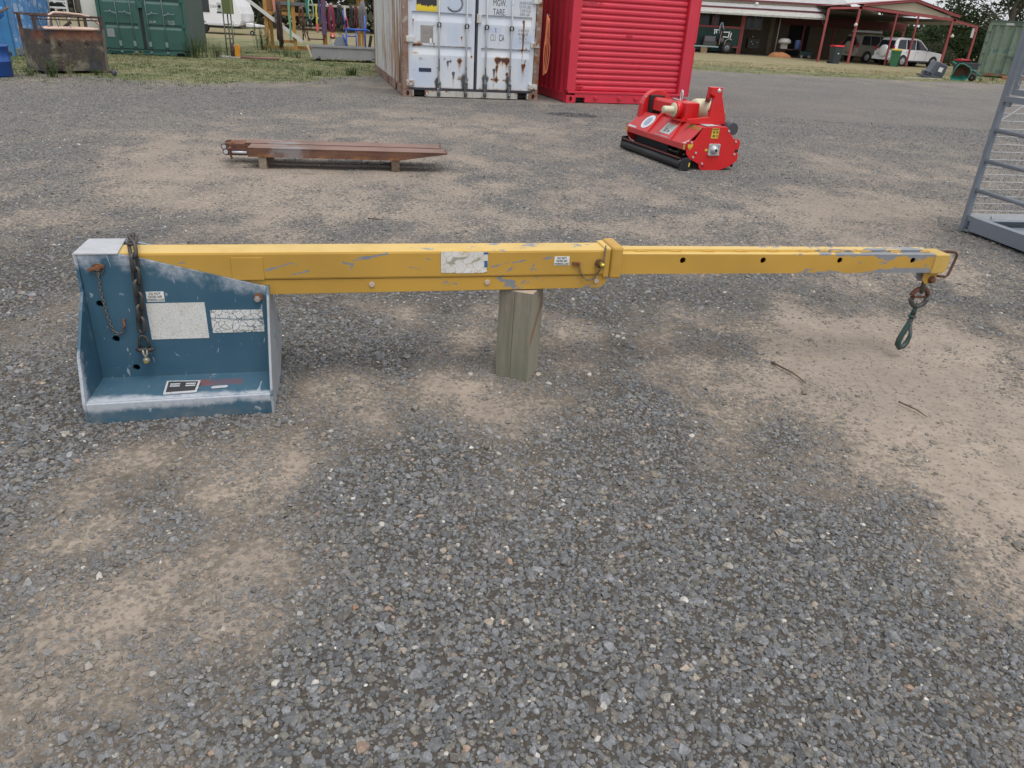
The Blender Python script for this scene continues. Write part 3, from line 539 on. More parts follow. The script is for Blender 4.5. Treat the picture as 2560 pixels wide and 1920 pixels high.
# timber block under the boom
def post_wood():
    t = NT('treated_timber'); o = t.obj(); n = t.noise(1.5, 6, .65, v=t.mapv(o, (22, 22, 1.6)), dist=.5); n2 = t.noise(8, 4); S = t.sep(o)
    col = t.mix(t.step(n, .3, .7), (.17, .15, .115), (.28, .25, .195)); col = t.mix(t.step(n2, .4, .65, 0, .45), col, (.16, .175, .125)); col = t.mix(t.step(S['Z'], .30, .12, 0, .3), col, (.15, .17, .125))
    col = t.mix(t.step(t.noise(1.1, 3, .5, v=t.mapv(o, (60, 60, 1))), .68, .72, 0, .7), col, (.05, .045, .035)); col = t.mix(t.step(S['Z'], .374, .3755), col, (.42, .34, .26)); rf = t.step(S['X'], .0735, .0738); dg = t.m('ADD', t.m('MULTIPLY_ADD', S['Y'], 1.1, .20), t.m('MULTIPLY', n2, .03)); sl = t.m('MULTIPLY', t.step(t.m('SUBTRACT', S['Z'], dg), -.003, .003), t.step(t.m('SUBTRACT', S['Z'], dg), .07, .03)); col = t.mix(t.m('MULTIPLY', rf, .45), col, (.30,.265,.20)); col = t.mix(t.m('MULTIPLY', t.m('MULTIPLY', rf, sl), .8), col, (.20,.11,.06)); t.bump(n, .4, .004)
    return t.done(col, .85)
PW = post_wood()
pb = thing('timber_block', (.012, 2.80, 0), rad(-19), 'square weathered timber block stood upright under the yellow boom', 'timber block')
b = MB(); b.box(-.066, .074, -.066, .070, -.01, .3762); b.build('block', PW, pb, .003)
m = MB(); m.box(-.0025, -.0014, -.0664, -.058, .0, .14); m.box(-.0014, -.0003, -.0664, -.058, .14, .25); m.box(-.0003, .0008, -.0664, -.058, .25, .372); m.build('split', flat('dark_crack', (.02,.018,.014), .9), pb)
# ------------------------------------------------------------------ shipping containers
def corr_profile(y0, y1, pitch, amp, x):
    """trapezoid corrugation running along y, returns (x, y) points"""
    P = []; y = y0
    while y < y1-1e-6:
        for f, a in ((0,0),(.28,0),(.5,1),(.78,1)):
            if y+f*pitch <= y1: P.append((x+amp*a, y+f*pitch))
        y += pitch
    P.append((x, y1)); return P
def corr_panel(P, z0, z1, mat, parent, name='side_panel', nz=1):
    m = MB(); zs = np.linspace(z0, z1, nz+1); n = len(P)
    m.add([(x, y, z) for z in zs for x, y in P], [(k*n+i, k*n+i+1, (k+1)*n+i+1, (k+1)*n+i) for k in range(nz) for i in range(n-1)])
    return m.build(name, mat, parent, fix=False)
def casting(parent, x0, x1, y0, y1, z0, z1, mat, front=True):
    m = MB(); cx = (x0+x1)/2; cz = (z0+z1)/2
    m.plate(rot_rect(x0,x1,z0,z1), [[(cx+.030*math.cos(a), cz+.045*math.sin(a)) for a in np.linspace(0, 2*math.pi, 15)[:-1]]], y0, y0+.02, XZ)
    m.box(x0, x1, y0+.06, y1, z0, z1); m.box(x0, x0+.012, y0+.02, y0+.06, z0, z1); m.box(x1-.012, x1, y0+.02, y0+.06, z0, z1); m.box(x0+.012, x1-.012, y0+.02, y0+.06, z1-.012, z1)
    return m.build('corner_casting', mat, parent)
def sill(parent, W, z1, pk, mat, y0=0, y1=.10, z0=.012, ph=.10):
    """bottom cross member with open fork pockets"""
    xs = [.17] + [v for a, b in pk for v in (a, b)] + [W-.17]; m = MB()
    m.prism([(.17,z0)]+[p for a, b in pk for p in ((a,z0),(a,z0+ph),(b,z0+ph),(b,z0))]+[(W-.17,z0),(W-.17,z1),(.17,z1)], y0, y1, XZ)
    return m.build('bottom_sill', mat, parent)
def rods(parent, xs, mat, zt, z0, yf, cams, guides, r=.014):
    for x in xs:
        MB().cyl((x,yf,z0),(x,yf,zt),r,10).build('lock_rod', mat, parent)
        m = MB(); m.box(x-.035,x+.035,yf-.024,yf+.02,z0+.06,z0+.20); m.cyl((x,yf-.005,z0-.03),(x,yf-.005,z0+.03),.03,10); m.build('cam_keeper', cams, parent, .004)
        for z in guides: m = MB(); m.tube([(x+.034*math.cos(a),yf-.006,z+.034*math.sin(a)) for a in np.linspace(0,6.28,13)[:-1]],.011,6,closed=True); m.box(x-.03,x+.03,yf+.0,yf+.022,z-.045,z+.03); m.build('rod_guide', cams, parent)
# ---- white rusty container
WC = dict(W=2.47, L=6.06, H=2.59)
wc = thing('shipping_container', (-2.22, 13.95, 0), rad(15.5), 'white rust streaked shipping container with double doors shut', 'container')
def white_door_paint():
    t = NT('white_door_paint'); o = t.obj(); n = t.noise(6, 7, .7); n2 = t.noise(45, 5, .65); big = t.noise(1.3, 4)
    col = t.mix(t.step(big, .35, .65), (.56, .60, .67), (.66, .68, .69)); col = t.mix(t.step(n, .5, .75, 0, .35), col, (.47, .53, .63))
    vs_ = t.noise(1, 4, .6, v=t.mapv(o, (14, 14, .8))); col = t.mix(t.step(vs_, .55, .75, 0, .3), col, (.42, .41, .38))
    rs = t.attr('rust'); bk = t.attr('black'); bl = t.attr('blue')
    col = t.mix(t.m('MULTIPLY', bl, .55), col, (.42, .51, .66))
    q = t.m('ADD', rs, t.m('MULTIPLY', t.m('SUBTRACT', n2, .5), .7)); rr = t.step(q, .18, .75)
    rc = t.mix(t.step(q, .4, .95), (.46, .28, .13), (.10, .035, .02)); col = t.mix(rr, col, rc)
    b2 = t.step(t.m('ADD', bk, t.m('MULTIPLY', t.m('SUBTRACT', n2, .5), .5)), .25, .8, 0, .92); col = t.mix(b2, col, (.035, .035, .04))
    return t.done(col, t.m('ADD', .5, t.m('MULTIPLY', rr, .35)))
def white_side_paint():
    t = NT('white_side_paint'); o = t.obj(); S = t.sep(o); n = t.noise(5, 7, .7); st_ = t.noise(1, 5, .65, v=t.mapv(o, (11, 11, .55))); st2 = t.noise(1, 4, .6, v=t.mapv(o, (30, 30, .5)))
    col = t.mix(t.step(n, .3, .7), (.50, .50, .49), (.61, .61, .60)); near = t.step(S['Y'], 4.6, .1, .0, .15); low = t.step(S['Z'], 1.6, .3, 0, .05)
    q = t.m('ADD', t.m('ADD', st_, near), low); col = t.mix(t.step(q, .585, .67, 0, .85), col, (.34, .18, .075)); col = t.mix(t.step(t.m('ADD', st2, t.m('ADD', near, low)), .665, .72, 0, .95), col, (.06, .032, .024))
    return t.done(col, .75)
WD = white_door_paint(); WS = white_side_paint()
WP = paint('white_frame_paint', (.56,.56,.53), .6, .12, rust=True, rust_at=.50, rust_scale=5, streak=.5)
WRU = paint('rusted_frame', (.25,.165,.13), .85, .3, chip=(.36,.31,.27), chip_at=.57, chip_scale=7, rust=True, rust_at=.50, rust_scale=5)
DARKS = paint('dirty_black_steel', (.06,.06,.065), .6, .3, chip=(.34,.34,.34), chip_at=.6, chip_scale=22); RUBB = paint('door_rubber', (.035,.04,.055), .7, .3, chip=(.3,.31,.33), chip_at=.66, chip_scale=12)
W_, L_, H_ = 2.47, 6.06, 2.59
corr_panel(corr_profile(.12, L_-.12, .28, .034, .012), .16, 2.5, WS, wc); corr_panel([(W_-x, y) for x, y in corr_profile(.12, L_-.12, .28, .034, .012)], .16, 2.5, WS, wc)
m = MB(); m.box(0,.10,.0,.13,.12,2.59); m.build('corner_post', WRU, wc, .006); m = MB(); m.box(W_-.10,W_,0,.13,.12,2.59); m.build('corner_post', WRU, wc, .006)
m = MB(); m.box(0,.1,L_-.12,L_,0,2.59); m.build('corner_post', WRU, wc); m = MB(); m.box(W_-.1,W_,L_-.12,L_,0,2.59); m.build('corner_post', WRU, wc)
for x0 in (0, W_-.05):
    m = MB(); y = .18; pk = [(.95,1.25),(2.55,2.85),(4.2,4.5)]
    m.prism([(.18,.012)]+[p for a, b in pk for p in ((a,.012),(a,.13),(b,.13),(b,.012))]+[(L_-.1,.012),(L_-.1,.165),(.18,.165)], x0, x0+.05, YZ); m.build('bottom_rail', WRU, wc)
    m = MB(); m.box(x0, x0+.05, .13, L_-.1, 2.48, 2.57); m.build('top_rail', WRU, wc)
m = MB(); m.box(.06, W_-.06, .12, L_-.05, 2.52, 2.56); m.build('roof', WS, wc); MB().box(.06,W_-.06,.2,L_-.1,.13,.15).build('floor_plate', DARKS, wc); MB().box(.05,W_-.05,L_-.1,L_-.06,.1,2.5).build('end_panel', WS, wc)
casting(wc, 0, .17, -.004, .16, 0, .118, WRU); casting(wc, W_-.17, W_, -.004, .16, 0, .118, WRU)
sill(wc, W_, .112, [(.19,.39),(2.09,2.27)], paint('pale_sill', (.45,.44,.40), .7, .15, rust=True, rust_at=.54, rust_scale=4, streak=.4))
MB().box(.19,2.28,.10,.13,.02,.112).build('sill_back', flat('pocket_black',(.01,.01,.01)), wc)
MB().cyl((.405,-.006,.05),(.43,-.006,.05),.045,12).build('pocket_lip', WP, wc)
MB().box(.10,W_-.10,.005,.05,.118,.150).build('bottom_gasket', RUBB, wc)
# a door leaf: dense sheet with two pressed bands, carrying its rust
RUSTS = [  # x, z, head radius, drip length, drip width, amount
 (1.010,.63,.050,.16,.030,.9),(1.04,1.00,.022,.10,.012,.8),(.735,.64,.012,.06,.008,.6),(1.695,.665,.060,.10,.030,1.2),(1.795,.67,.030,.12,.02,.9),(1.87,.66,.060,.12,.030,1.2),(1.69,.55,.02,.25,.018,.8),(2.15,1.30,.025,.55,.016,1.0),(2.155,1.08,.02,.2,.012,.9),(2.21,.665,.014,.12,.012,.8),(2.18,.585,.035,.16,.022,1.0),
 (1.68,.335,.055,.04,.05,.6),(1.83,.33,.03,.03,.03,.6),(1.885,.44,.022,.15,.02,.9),(.19,1.24,.018,.25,.010,.8),(.29,.865,.07,.02,.06,.7),(.555,.875,.015,.08,.012,.8),(.55,1.16,.012,.05,.01,.6),(1.22,.70,.025,.06,.015,.7),(.20,.45,.01,.05,.01,.5),(.21,.85,.03,.03,.02,.6),(.23,.72,.07,.02,.05,.35),(1.0,.33,.05,.03,.04,.4),(1.60,.34,.02,.05,.02,.6),(2.22,.86,.02,.02,.02,.6),(2.33,1.18,.012,.08,.01,.5),(.55,.66,.01,.15,.009,.4),(2.33,.78,.012,.05,.01,.5)]
BLACKS = [(.80,.60,.022,.16,.020,.75),(.85,.61,.02,.05,.012,.9),(.90,.42,.025,.16,.022,.9),(.63,.50,.03,.10,.03,.35),(.61,.28,.06,.14,.04,.55),(1.10,.33,.08,.20,.045,.55),(1.49,.36,.07,.22,.045,.6),(1.91,.33,.055,.18,.04,.55),(1.64,.50,.025,.20,.024,.9),(1.745,.68,.03,.10,.022,.9),(1.93,.56,.03,.12,.022,.7),(.655,1.16,.02,.22,.010,.55),(1.13,1.13,.02,.25,.012,.55),(1.48,1.15,.03,.28,.016,.6),(1.94,1.15,.02,.2,.014,.55),(.74,.645,.01,.06,.008,.6),(1.06,.97,.004,.06,.006,.5)]
BLUES = [(.88,1.02,.13,.16),(.35,1.5,.2,.1),(2.27,1.03,.06,.07),(1.6,1.13,.12,.05),(.9,1.5,.2,.15),(2.1,.95,.15,.1),(2.2,.5,.12,.25),(.3,.4,.2,.2)]
def door_leaf(x0, x1, zt):
    xs = np.arange(x0, x1+.001, .0125); zs = np.concatenate([np.arange(.155, 1.75, .0125), np.arange(1.78, zt, .1), [zt]])
    X, Z = np.meshgrid(xs, zs); Y = np.full(X.shape, .028)
    ins = sstep(X, x0+.065, x0+.075)*(1-sstep(X, x1-.075, x1-.065))
    for za in (.835, 1.36, 1.90): Y += .034*ins*(1-sstep(Z, za-.006, za+.004))*np.clip((Z-za+.145)/.13, 0, 1)
    rs = np.zeros(X.shape); bk = np.zeros(X.shape); bl = np.zeros(X.shape)
    for arr, tab in ((rs, RUSTS), (bk, BLACKS)):
        for a, b, r, dl, dw, s in tab:
            arr += s*np.exp(-(((X-a)/r)**2+((Z-b)/(r*.8))**2)); wob = a+.012*(vnoise(Z*14+a*50, Z*0+a)-.5)
            arr += s*1.25*np.exp(-((X-wob)/(dw*1.15))**2)*(Z < b)*np.exp(-np.clip(b-Z, 0, 9)/dl)*(Z > b-2.2*dl)
    rs += .5*sstep(Z, .20, .155)*(.4+fbm(X*9, Z*3)) + .55*ins*np.exp(-((Z-.838)/.012)**2)*sstep(fbm(X*7+3, Z*0+4), .52, .7)
    for a, b, rx, rz in BLUES: bl += np.exp(-(((X-a)/rx)**4+((Z-b)/rz)**4))
    bl += .35*fbm(X*5, Z*2); bk += .5*np.clip(fbm(X*6+9, Z*2.5)-.42, 0, 1)*sstep(Z, .95, .15)*1.6
    for xr in (.635,1.12,1.475,1.925): bk += .45*np.exp(-((X-xr+.02)/.05)**2)*sstep(Z, .62, .22)*(.4+1.2*fbm(X*20, Z*9))
    rs += .28*sstep(fbm(X*11+2, Z*1.1+5), .62, .82)*sstep(Z, 1.6, .2)
    m = bpy.data.meshes.new('door'); n = X.size; nx_ = len(xs); nz_ = len(zs); idx = np.arange(n).reshape(nz_, nx_)
    q = np.stack([idx[:-1,:-1], idx[:-1,1:], idx[1:,1:], idx[1:,:-1]], -1).reshape(-1, 4)
    edge = np.concatenate([idx[0], idx[:,-1], idx[-1][::-1], idx[::-1,0]])   # returned rim gives the leaf its thickness
    co = np.concatenate([np.stack([X, Y, Z], -1).reshape(-1, 3), np.stack([X.ravel()[edge], np.full(len(edge), .07), Z.ravel()[edge]], -1)])
    ei = np.arange(len(edge)-1); rim = np.stack([edge[ei], n+ei, n+ei+1, edge[ei+1]], -1)
    m.from_pydata(co.tolist(), [], np.concatenate([q, rim]).tolist())
    pad = np.zeros(len(edge))
    for nm, arr in (('rust', rs), ('black', bk), ('blue', bl)):
        a = m.attributes.new(nm, 'FLOAT', 'POINT'); a.data.foreach_set('value', np.concatenate([np.clip(arr, 0, 1.3).ravel(), pad]).astype(np.float32))
    m.materials.append(WD); m.update(); return m
put('door', door_leaf(.105, 1.275, 2.45), wc); put('door', door_leaf(1.325, 2.365, 2.45), wc)
MB().box(1.283,1.318,.022,.06,.155,2.45).build('door_gasket', RUBB, wc)
MB().box(2.372,2.392,.02,.06,.155,2.45).build('door_gasket', RUBB, wc); MB().box(1.295,1.375,-.012,.028,1.235,1.375).build('lock_box', WP, wc, .006); MB().box(1.295,1.375,-.012,.028,1.90,2.02).build('lock_box', WP, wc, .006)
MB().box(0,W_,0,.12,2.46,2.59).build('top_header', WP, wc)
rods(wc, (.635,1.12,1.475,1.925), paint('white_rod', (.58,.59,.60), .5, .1, chip=(.06,.05,.05), chip_at=.66, chip_scale=10), 2.48, .06, -.008, DARKS, (1.175,), .0145)
for x in (.635,1.12,1.475,1.925):
    MB().bar((x,-.026,.64-.12*(x>1)),(x+.004,-.026,.44-.12*(x>1)),.016,.018).build('door_handle', DARKS, wc)
for x, s in ((.10, 1), (2.29, -1)):
    for z in (.23, .93, 1.63, 2.3): m = MB(); m.box(x-.04*(s>0), x+.12+.06*(s<0)-.02, -.014, .03, z-.045, z+.045); m.cyl((x+(-.01 if s > 0 else .105),-.01,z-.05),(x+(-.01 if s > 0 else .105),-.01,z+.05),.02,10); m.build('hinge', WP, wc, .005)
# markings
m = MB().box(.245,.60,.0235,.0265,1.372,1.70); yp = m.build('poster', flat('yellow_poster', (.72,.55,.03), .6), wc, label='yellow poster with torn black print')
def blotch():
    t = NT('torn_print'); n = t.noise(9, 6, .7, v=t.mapv(t.obj(), (1.5,1,.5))); S = t.sep(t.obj()); q = t.m('ADD', n, t.step(S['Z'], 1.40, 1.50, -.22, .20)); return t.done(t.mix(t.step(q, .5, .54), (.72,.55,.03), (.03,.03,.035)), .6)
MB().box(.25,.595,.0215,.0232,1.39,1.70).build('torn_print', blotch(), yp)
GREYM = paint('faded_marker', (.20,.205,.22), .7, .3); FADE = flat('faded_black', (.13,.14,.16), .7); INK = flat('stencil_black', (.03,.032,.04), .7)
a = np.linspace(2.0*math.pi*.58, 2*math.pi*1.14, 16); m = MB(); P_ = [(.905+.135*math.cos(q), .0245, 1.52+.125*math.sin(q)) for q in a]; m.tube(P_, [.010]+[.016]*14+[.006], 4); m.xf(Matrix.Translation((0,.0245,0)) @ Matrix.Diagonal((1,.12,1,1)) @ Matrix.Translation((0,-.0245,0))); m.build('painted_number', GREYM, wc)
MB().box(.318,.535,.022,.0265,.885,1.155).build('data_plate', paint('blank_plate', (.27,.255,.24), .6, .2, grime=.4), wc, label='blank grey plate')
MB().box(.475,.510,.018,.0215,.875,.955).build('white_tape', WHITE, wc); MB().box(.285,.505,.0245,.0265,.415,.478).build('stencil_block', flat('navy_paint',(.02,.03,.07),.5), wc)
def stencil(s, h, x, z, mat, sx=.62, y=.0265): return text(s, h, mat, wc, (x, y, z), FRONT, sx=sx)
stencil('MGW.', .145, 1.575, 1.515, INK); stencil('TARE.', .145, 1.580, 1.375, INK)
for s, z in (('24.000 KGS', 1.535), ('52.910 LBS', 1.475), (' 2.200 KGS', 1.415), (' 4.850 LBS', 1.355)): stencil(s, .066, 2.05, z+.03, FADE, .70)
stencil('t', .14, 1.63, 1.10, FADE); stencil('CU', .15, 1.548, .965, GREYM, .48); stencil('CA', .15, 1.705, .965, INK, .48)
for s, z in (('21.800 KGS', 1.10), ('48.060 LBS', 1.04), ('  33.2 CU', .975), ('  1.172 CU F', .91)): stencil(s, .062, 2.05, z+.03, GREYM, .66)
stencil('29 ~', .07, .285, .60, GREYM, .8)
# ---- red container with a roller shutter
RED = paint('red_container_paint', (.58,.028,.055), .38, .08, chip=(.36,.02,.03), chip_at=.70, chip_scale=20, grime=.12, spec=.5); REDD = paint('red_shutter_paint', (.62,.036,.066), .36, .08, chip=(.62,.10,.11), chip_at=.71, chip_scale=10, spec=.5)
rc = thing('shipping_container', (.69, 14.50, 0), rad(18), 'bright red shipping container with a ribbed roller shutter front', 'container')
W2, L2, H2 = 2.46, 6.06, 2.59
corr_panel(corr_profile(.12, L2-.12, .28, .034, .012), .16, 2.5, RED, rc); corr_panel([(W2-x, y) for x, y in corr_profile(.12, L2-.12, .28, .034, .012)], .16, 2.5, RED, rc)
MB().box(.0,.165,0,.16,.205,2.59).build('corner_post', RED, rc, .006); MB().prism([(W2-.19,0),(W2,0),(W2,.17),(W2-.13,.17),(W2-.20,.10)], .205, 2.59, XY).build('corner_post', RED, rc)
MB().box(-.018,.0,.02,.05,1.05,1.17).build('lug', RED, rc); MB().box(W2,W2+.03,-.005,.02,.16,1.02).build('edge_strip', RED, rc); MB().box(W2,W2+.03,-.005,.02,1.10,2.55).build('edge_strip', RED, rc)
for x0 in (0, W2-.05): MB().box(x0,x0+.05,.16,L2,.012,.165).build('bottom_rail', RED, rc); MB().box(x0,x0+.05,.16,L2,2.48,2.57).build('top_rail', RED, rc)
MB().box(.05,W2-.05,.12,L2-.02,2.53,2.57).build('roof', RED, rc); MB().box(.02,W2-.02,L2-.05,L2,.02,2.5).build('end_panel', RED, rc); MB().box(.06,W2-.06,.2,L2-.1,.13,.15).build('floor_plate', DARKS, rc)
casting(rc, 0, .168, -.006, .16, 0, .135, RED); casting(rc, W2-.168, W2, -.006, .16, 0, .135, RED)
sill(rc, W2, .165, [(.185,.365),(2.06,2.26)], RED, 0, .10, .012, .085); MB().box(.18,2.28,.10,.12,.02,.16).build('sill_back', flat('pocket_black',(.01,.01,.01)), rc)
m = MB(); m.box(.02,W2-.02,-.012,.14,.166,.204); m.build('threshold', RED, rc, .006)
for x in (.58,1.06,1.40): m = MB(); m.cyl((x,-.03,.10),(x,0,.10),.032,8); m.box(x-.045,x+.045,-.012,0,.075,.125); m.build('sill_bracket', RED, rc, .003)
MB().box(.0,W2,0,.16,2.42,2.59).build('top_header', RED, rc)
prof = [(0,.0),(.012,-.020),(.030,-.027),(.060,-.027),(.078,-.018),(.086,.0),(.099,.004)]
m = MB(); n = len(prof); ex = [.166, W2-.205]
m.add([(x, .10+d, z) for x in ex for z, d in prof], [(i, n+i, n+i+1, i+1) for i in range(n-1)])
slat = m.mesh('shutter_slat', REDD)
for k in range(23): put('shutter_slat', slat, rc, (0, 0, .206+.0985*k), rot=(RNG.normal(0,.008), RNG.normal(0,.0006), 0))
MB().bar((.20,.058,.285),(.33,.058,.285),.02,.03).build('bottom_catch', RED, rc); m = MB(); m.box(.29,.31,.052,.068,.21,.33); m.box(.26,.34,.056,.07,.26,.28); m.build('shutter_lock', RED, rc); MB().bar((1.10,.066,1.165),(1.22,.066,1.162),.012,.03).build('shutter_handle', RED, rc)
text('GDV435041 251', .06, flat('faded_red_print',(.20,.01,.02),.6), rc, (.20,.0705,1.635), FRONT, sx=.95)
# ---- dark green container with grey lock rods, scaled to its place
gc = thing('shipping_container', (-10.81, 20.25, 0), rad(19), 'dark green shipping container with closed double doors', 'container')
GRN = paint('green_container_paint', (.028,.098,.080), .42, .12, chip=(.05,.15,.125), chip_at=.68, chip_scale=6, grime=.15); GRS = paint('green_side_paint', (.085,.12,.11), .6, .15, grime=.25, streak=.15); ROD = paint('galvanised_rod', (.16,.22,.22), .5, .1)
W3, L3 = 2.05, 8.3; GW = flat('white_stencil', (.62,.66,.62), .7)
corr_panel([(W3-x, y) for x, y in corr_profile(.10, L3-.1, .25, .03, .01)], .12, 2.2, GRS, gc); MB().box(0,.04,.05,L3,.1,2.2).build('side_panel', GRS, gc)
for x in (0, W3-.075): MB().box(x,x+.075,0,.1,.12,2.2).build('corner_post', GRN, gc, .004); MB().box(x,x+.075,L3-.1,L3,0,2.2).build('corner_post', GRS, gc)
casting(gc, 0, .14, -.004, .14, 0, .10, GRN); casting(gc, W3-.14, W3, -.004, .14, 0, .10, GRN); sill(gc, W3, .13, [(.15,.30),(1.72,1.88)], GRN, 0, .08, .02, .06); MB().box(.14,W3-.14,.09,.1,.02,.12).build('sill_back', flat('pocket_black',(.01,.01,.01)), gc)
MB().box(.05,W3-.05,.1,L3,2.16,2.2).build('roof', GRS, gc); MB().box(W3-.05,W3-.002,.14,L3,.012,.13).build('bottom_rail', GRS, gc); MB().box(.02,W3-.02,L3-.06,L3-.02,.1,2.16).build('end_panel', GRS, gc)
for x0, x1 in ((.085,.955),(1.035,1.965)):
    zs = [(.155,.03),(.62,.03),(.675,.055),(.735,.055),(.737,.026),(1.20,.03),(1.255,.055),(1.31,.055),(1.312,.026),(1.8,.03),(2.15,.03)]; m = MB()
    for xa, xb, k in ((x0,x0+.06,0),(x0+.06,x1-.06,1),(x1-.06,x1,0)):
        pr = [(z, y if k else .0255) for z, y in zs]; q = len(pr); m.add([(x,y,z) for x in (xa,xb) for z,y in pr], [(i,q+i,q+i+1,i+1) for i in range(q-1)])
    m.box(x0,x1,.06,.08,.155,2.15); m.build('door', GRN, gc)
MB().box(.962,1.028,.03,.07,.155,2.15).build('door_gasket', flat('black_rubber',(.012,.015,.02),.7), gc); MB().box(1.97,1.982,.02,.07,.155,2.15).build('door_gasket', flat('black_rubber',(.012,.015,.02),.7), gc); MB().box(.08,1.97,.02,.06,.133,.150).build('bottom_gasket', flat('black_rubber',(.012,.015,.02),.7), gc)
MB().box(.94,1.06,-.03,.02,1.10,1.26).build('lock_box', GRN, gc, .005)
for i, x in enumerate((.435,.765,1.125,1.51)):
    MB().cyl((x,-.005,.06),(x,-.005,2.18),.0125,8).build('lock_rod', ROD, gc); m = MB(); m.box(x-.035,x+.03,-.02,.02,.21,.33); m.build('cam_keeper', ROD, gc, .004); MB().box(x-.03,x+.03,-.025,.005,.06,.10).build('cam', ROD, gc)
    s = -1 if i < 2 else 1; m = MB(); m.bar((x,-.018,.955),(x+s*.12,-.022,.985),.012,.028); m.bar((x+s*.12,-.022,.985),(x+s*.27,-.022,.99),.012,.022); m.build('door_handle', ROD, gc); MB().lathe([(0,-.03),(.018,-.025),(.02,0),(0,.03)],(x+s*.13,-.03,1.0),(0,0,1),8).build('handle_catch', ROD, gc)
for z in (.17,.72,1.3): MB().box(1.93,2.0,-.012,.03,z-.04,z+.04).build('hinge', GRN, gc, .004)
MB().box(.155,.325,.020,.024,.405,.60).build('data_plate', flat('pale_plate',(.23,.24,.25),.5), gc)
for s, h, x, z in (('CU. CAP.', .062, 1.17, .775), ('33.2 CU.M', .055, 1.60, .80), ('1 172 CU.FT', .05, 1.60, .745), ('2 280 KG', .075, 1.56, 1.335)): text(s, h, GW, gc, (x,.022,z), FRONT, sx=.62)
# ---- blue container at the left edge
bc = thing('shipping_container', (-11.46, 17.72, 0), rad(17.5), 'faded blue shipping container with corrugated side at the edge of the grass', 'container')
BLC = paint('faded_blue_paint', (.10,.27,.56), .6, .25, chip=(.34,.46,.66), chip_at=.55, chip_scale=5, rust=True, rust_at=.70, rust_scale=7, streak=.25); BLE = paint('blue_end_paint', (.035,.18,.42), .55, .2, chip=(.2,.3,.45), chip_at=.66, chip_scale=10)
W4, L4 = 2.44, 3.55
corr_panel([(-x, y) for x, y in corr_profile(.12, L4-.02, .42, .055, .012)], .16, 2.5, BLC, bc); corr_panel([(-W4+x, y) for x, y in corr_profile(.12, L4-.02, .42, .055, .012)], .16, 2.5, BLC, bc)
MB().box(-.14,0,0,.12,.12,2.6).build('corner_post', BLE, bc, .006); MB().box(-W4,-W4+.14,0,.12,.12,2.6).build('corner_post', BLE, bc); MB().box(-.14,0,L4-.02,L4+.1,0,2.6).build('corner_post', BLC, bc); MB().box(-W4,-W4+.14,L4-.02,L4+.1,0,2.6).build('corner_post', BLC, bc)
MB().box(-W4+.14,-.14,.04,.08,.12,2.5).build('end_panel', BLE, bc); MB().box(-.05,0,.12,L4,.02,.16).build('bottom_rail', paint('peeling_blue_rail', (.16,.22,.30), .8, .3, chip=(.30,.30,.27), chip_at=.5, chip_scale=7, rust=True, rust_at=.58), bc); MB().box(-W4,0,0,L4,2.5,2.6).build('roof', BLE, bc)
casting(bc, -.17, 0, -.004, .15, 0, .12, BLE); MB().box(-W4+.14,-.14,.10,L4,.05,.12).build('floor_plate', DARKS, bc)
# ---- weathered green container at the right edge
g2 = thing('shipping_container', (21.6, 39.4, 0), rad(-28), 'weathered pale green shipping container with upright ribs at the edge of the lawn', 'container')
WG = paint('weathered_green', (.155,.215,.16), .7, .2, chip=(.09,.15,.135), chip_at=.57, chip_scale=2.2, streak=.35, grime=.3); WGD = paint('weathered_green_dark', (.07,.10,.085), .7, .2)
m = MB(); P_ = corr_profile(.10, 2.34, .36, .05, .0); n = len(P_); m.add([(y, .06-x, z) for z in (.20, 2.25) for x, y in P_], [(i, i+1, n+i+1, n+i) for i in range(n-1)]); m.build('end_panel', WG, g2, fix=False)
MB().box(0,.09,-.01,.12,.12,2.42).build('corner_post', WG, g2, .006); MB().box(2.34,2.44,-.01,.12,.12,2.42).build('corner_post', WG, g2); MB().box(.09,2.34,-.005,.10,2.26,2.42).build('top_header', WG, g2); MB().box(-.02,2.46,-.04,6.0,2.42,2.47).build('roof', WGD, g2)
MB().box(.09,2.34,-.005,.10,.08,.20).build('bottom_sill', paint('sill_grey_green', (.12,.13,.10), .8, .3, rust=True, rust_at=.5), g2); MB().box(0,.04,.12,6,.1,2.42).build('side_panel', WG, g2); MB().box(2.40,2.44,.12,6,.1,2.42).build('side_panel', WG, g2)
casting(g2, 0, .17, -.012, .15, 0, .12, WG); casting(g2, 2.27, 2.44, -.012, .15, 0, .12, WG)
for z in (.55,1.02,1.5,1.95): m = MB(); m.bar((-.03,-.02,z),(.12,-.03,z+.01),.03,.05); m.build('hinge', WGD, g2)
m = MB(); m.bar((.95,-.03,.95),(1.35,-.03,.93),.03,.05); m.box(1.28,1.40,-.04,0,.86,1.0); m.build('door_handle', WGD, g2); MB().box(1.02,1.06,-.015,.06,.2,2.3).build('door_gasket', WGD, g2)
MB().box(.62,.94,-.012,-.004,2.28,2.37).build('data_plate', flat('pale_label',(.45,.47,.47),.6), g2); MB().box(1.03,1.27,-.03,-.004,2.27,2.42).build('lock_box', WGD, g2)
# ---- orange rope hung between the white and the red container
rp_ = thing('rope', (.205, 14.52, 0), rad(18), 'orange rope hanging in a long loop between the white and the red containers', 'rope')
ROPE = paint('orange_rope', (.60,.19,.09), .8, .2)
for k in range(3):
    x0 = .0+.012*k; a = .032+.012*k
    P_ = [(x0+.045+a*math.sin(q)*(1 if math.cos(q) < .2 else .55)*(.55+.2*k), .0-.012*k, .94+(.50-.05*k*(q > 1.5))*math.cos(q)-.03*k) for q in np.linspace(0, 2*math.pi, 34)[:-1]]
    MB().tube(P_, .0075, 6, closed=True).build('rope_strand', ROPE, rp_)
MB().bar((.03,.02,1.42),(.10,.02,1.42),.02,.02).build('hook', DARKS, rp_)
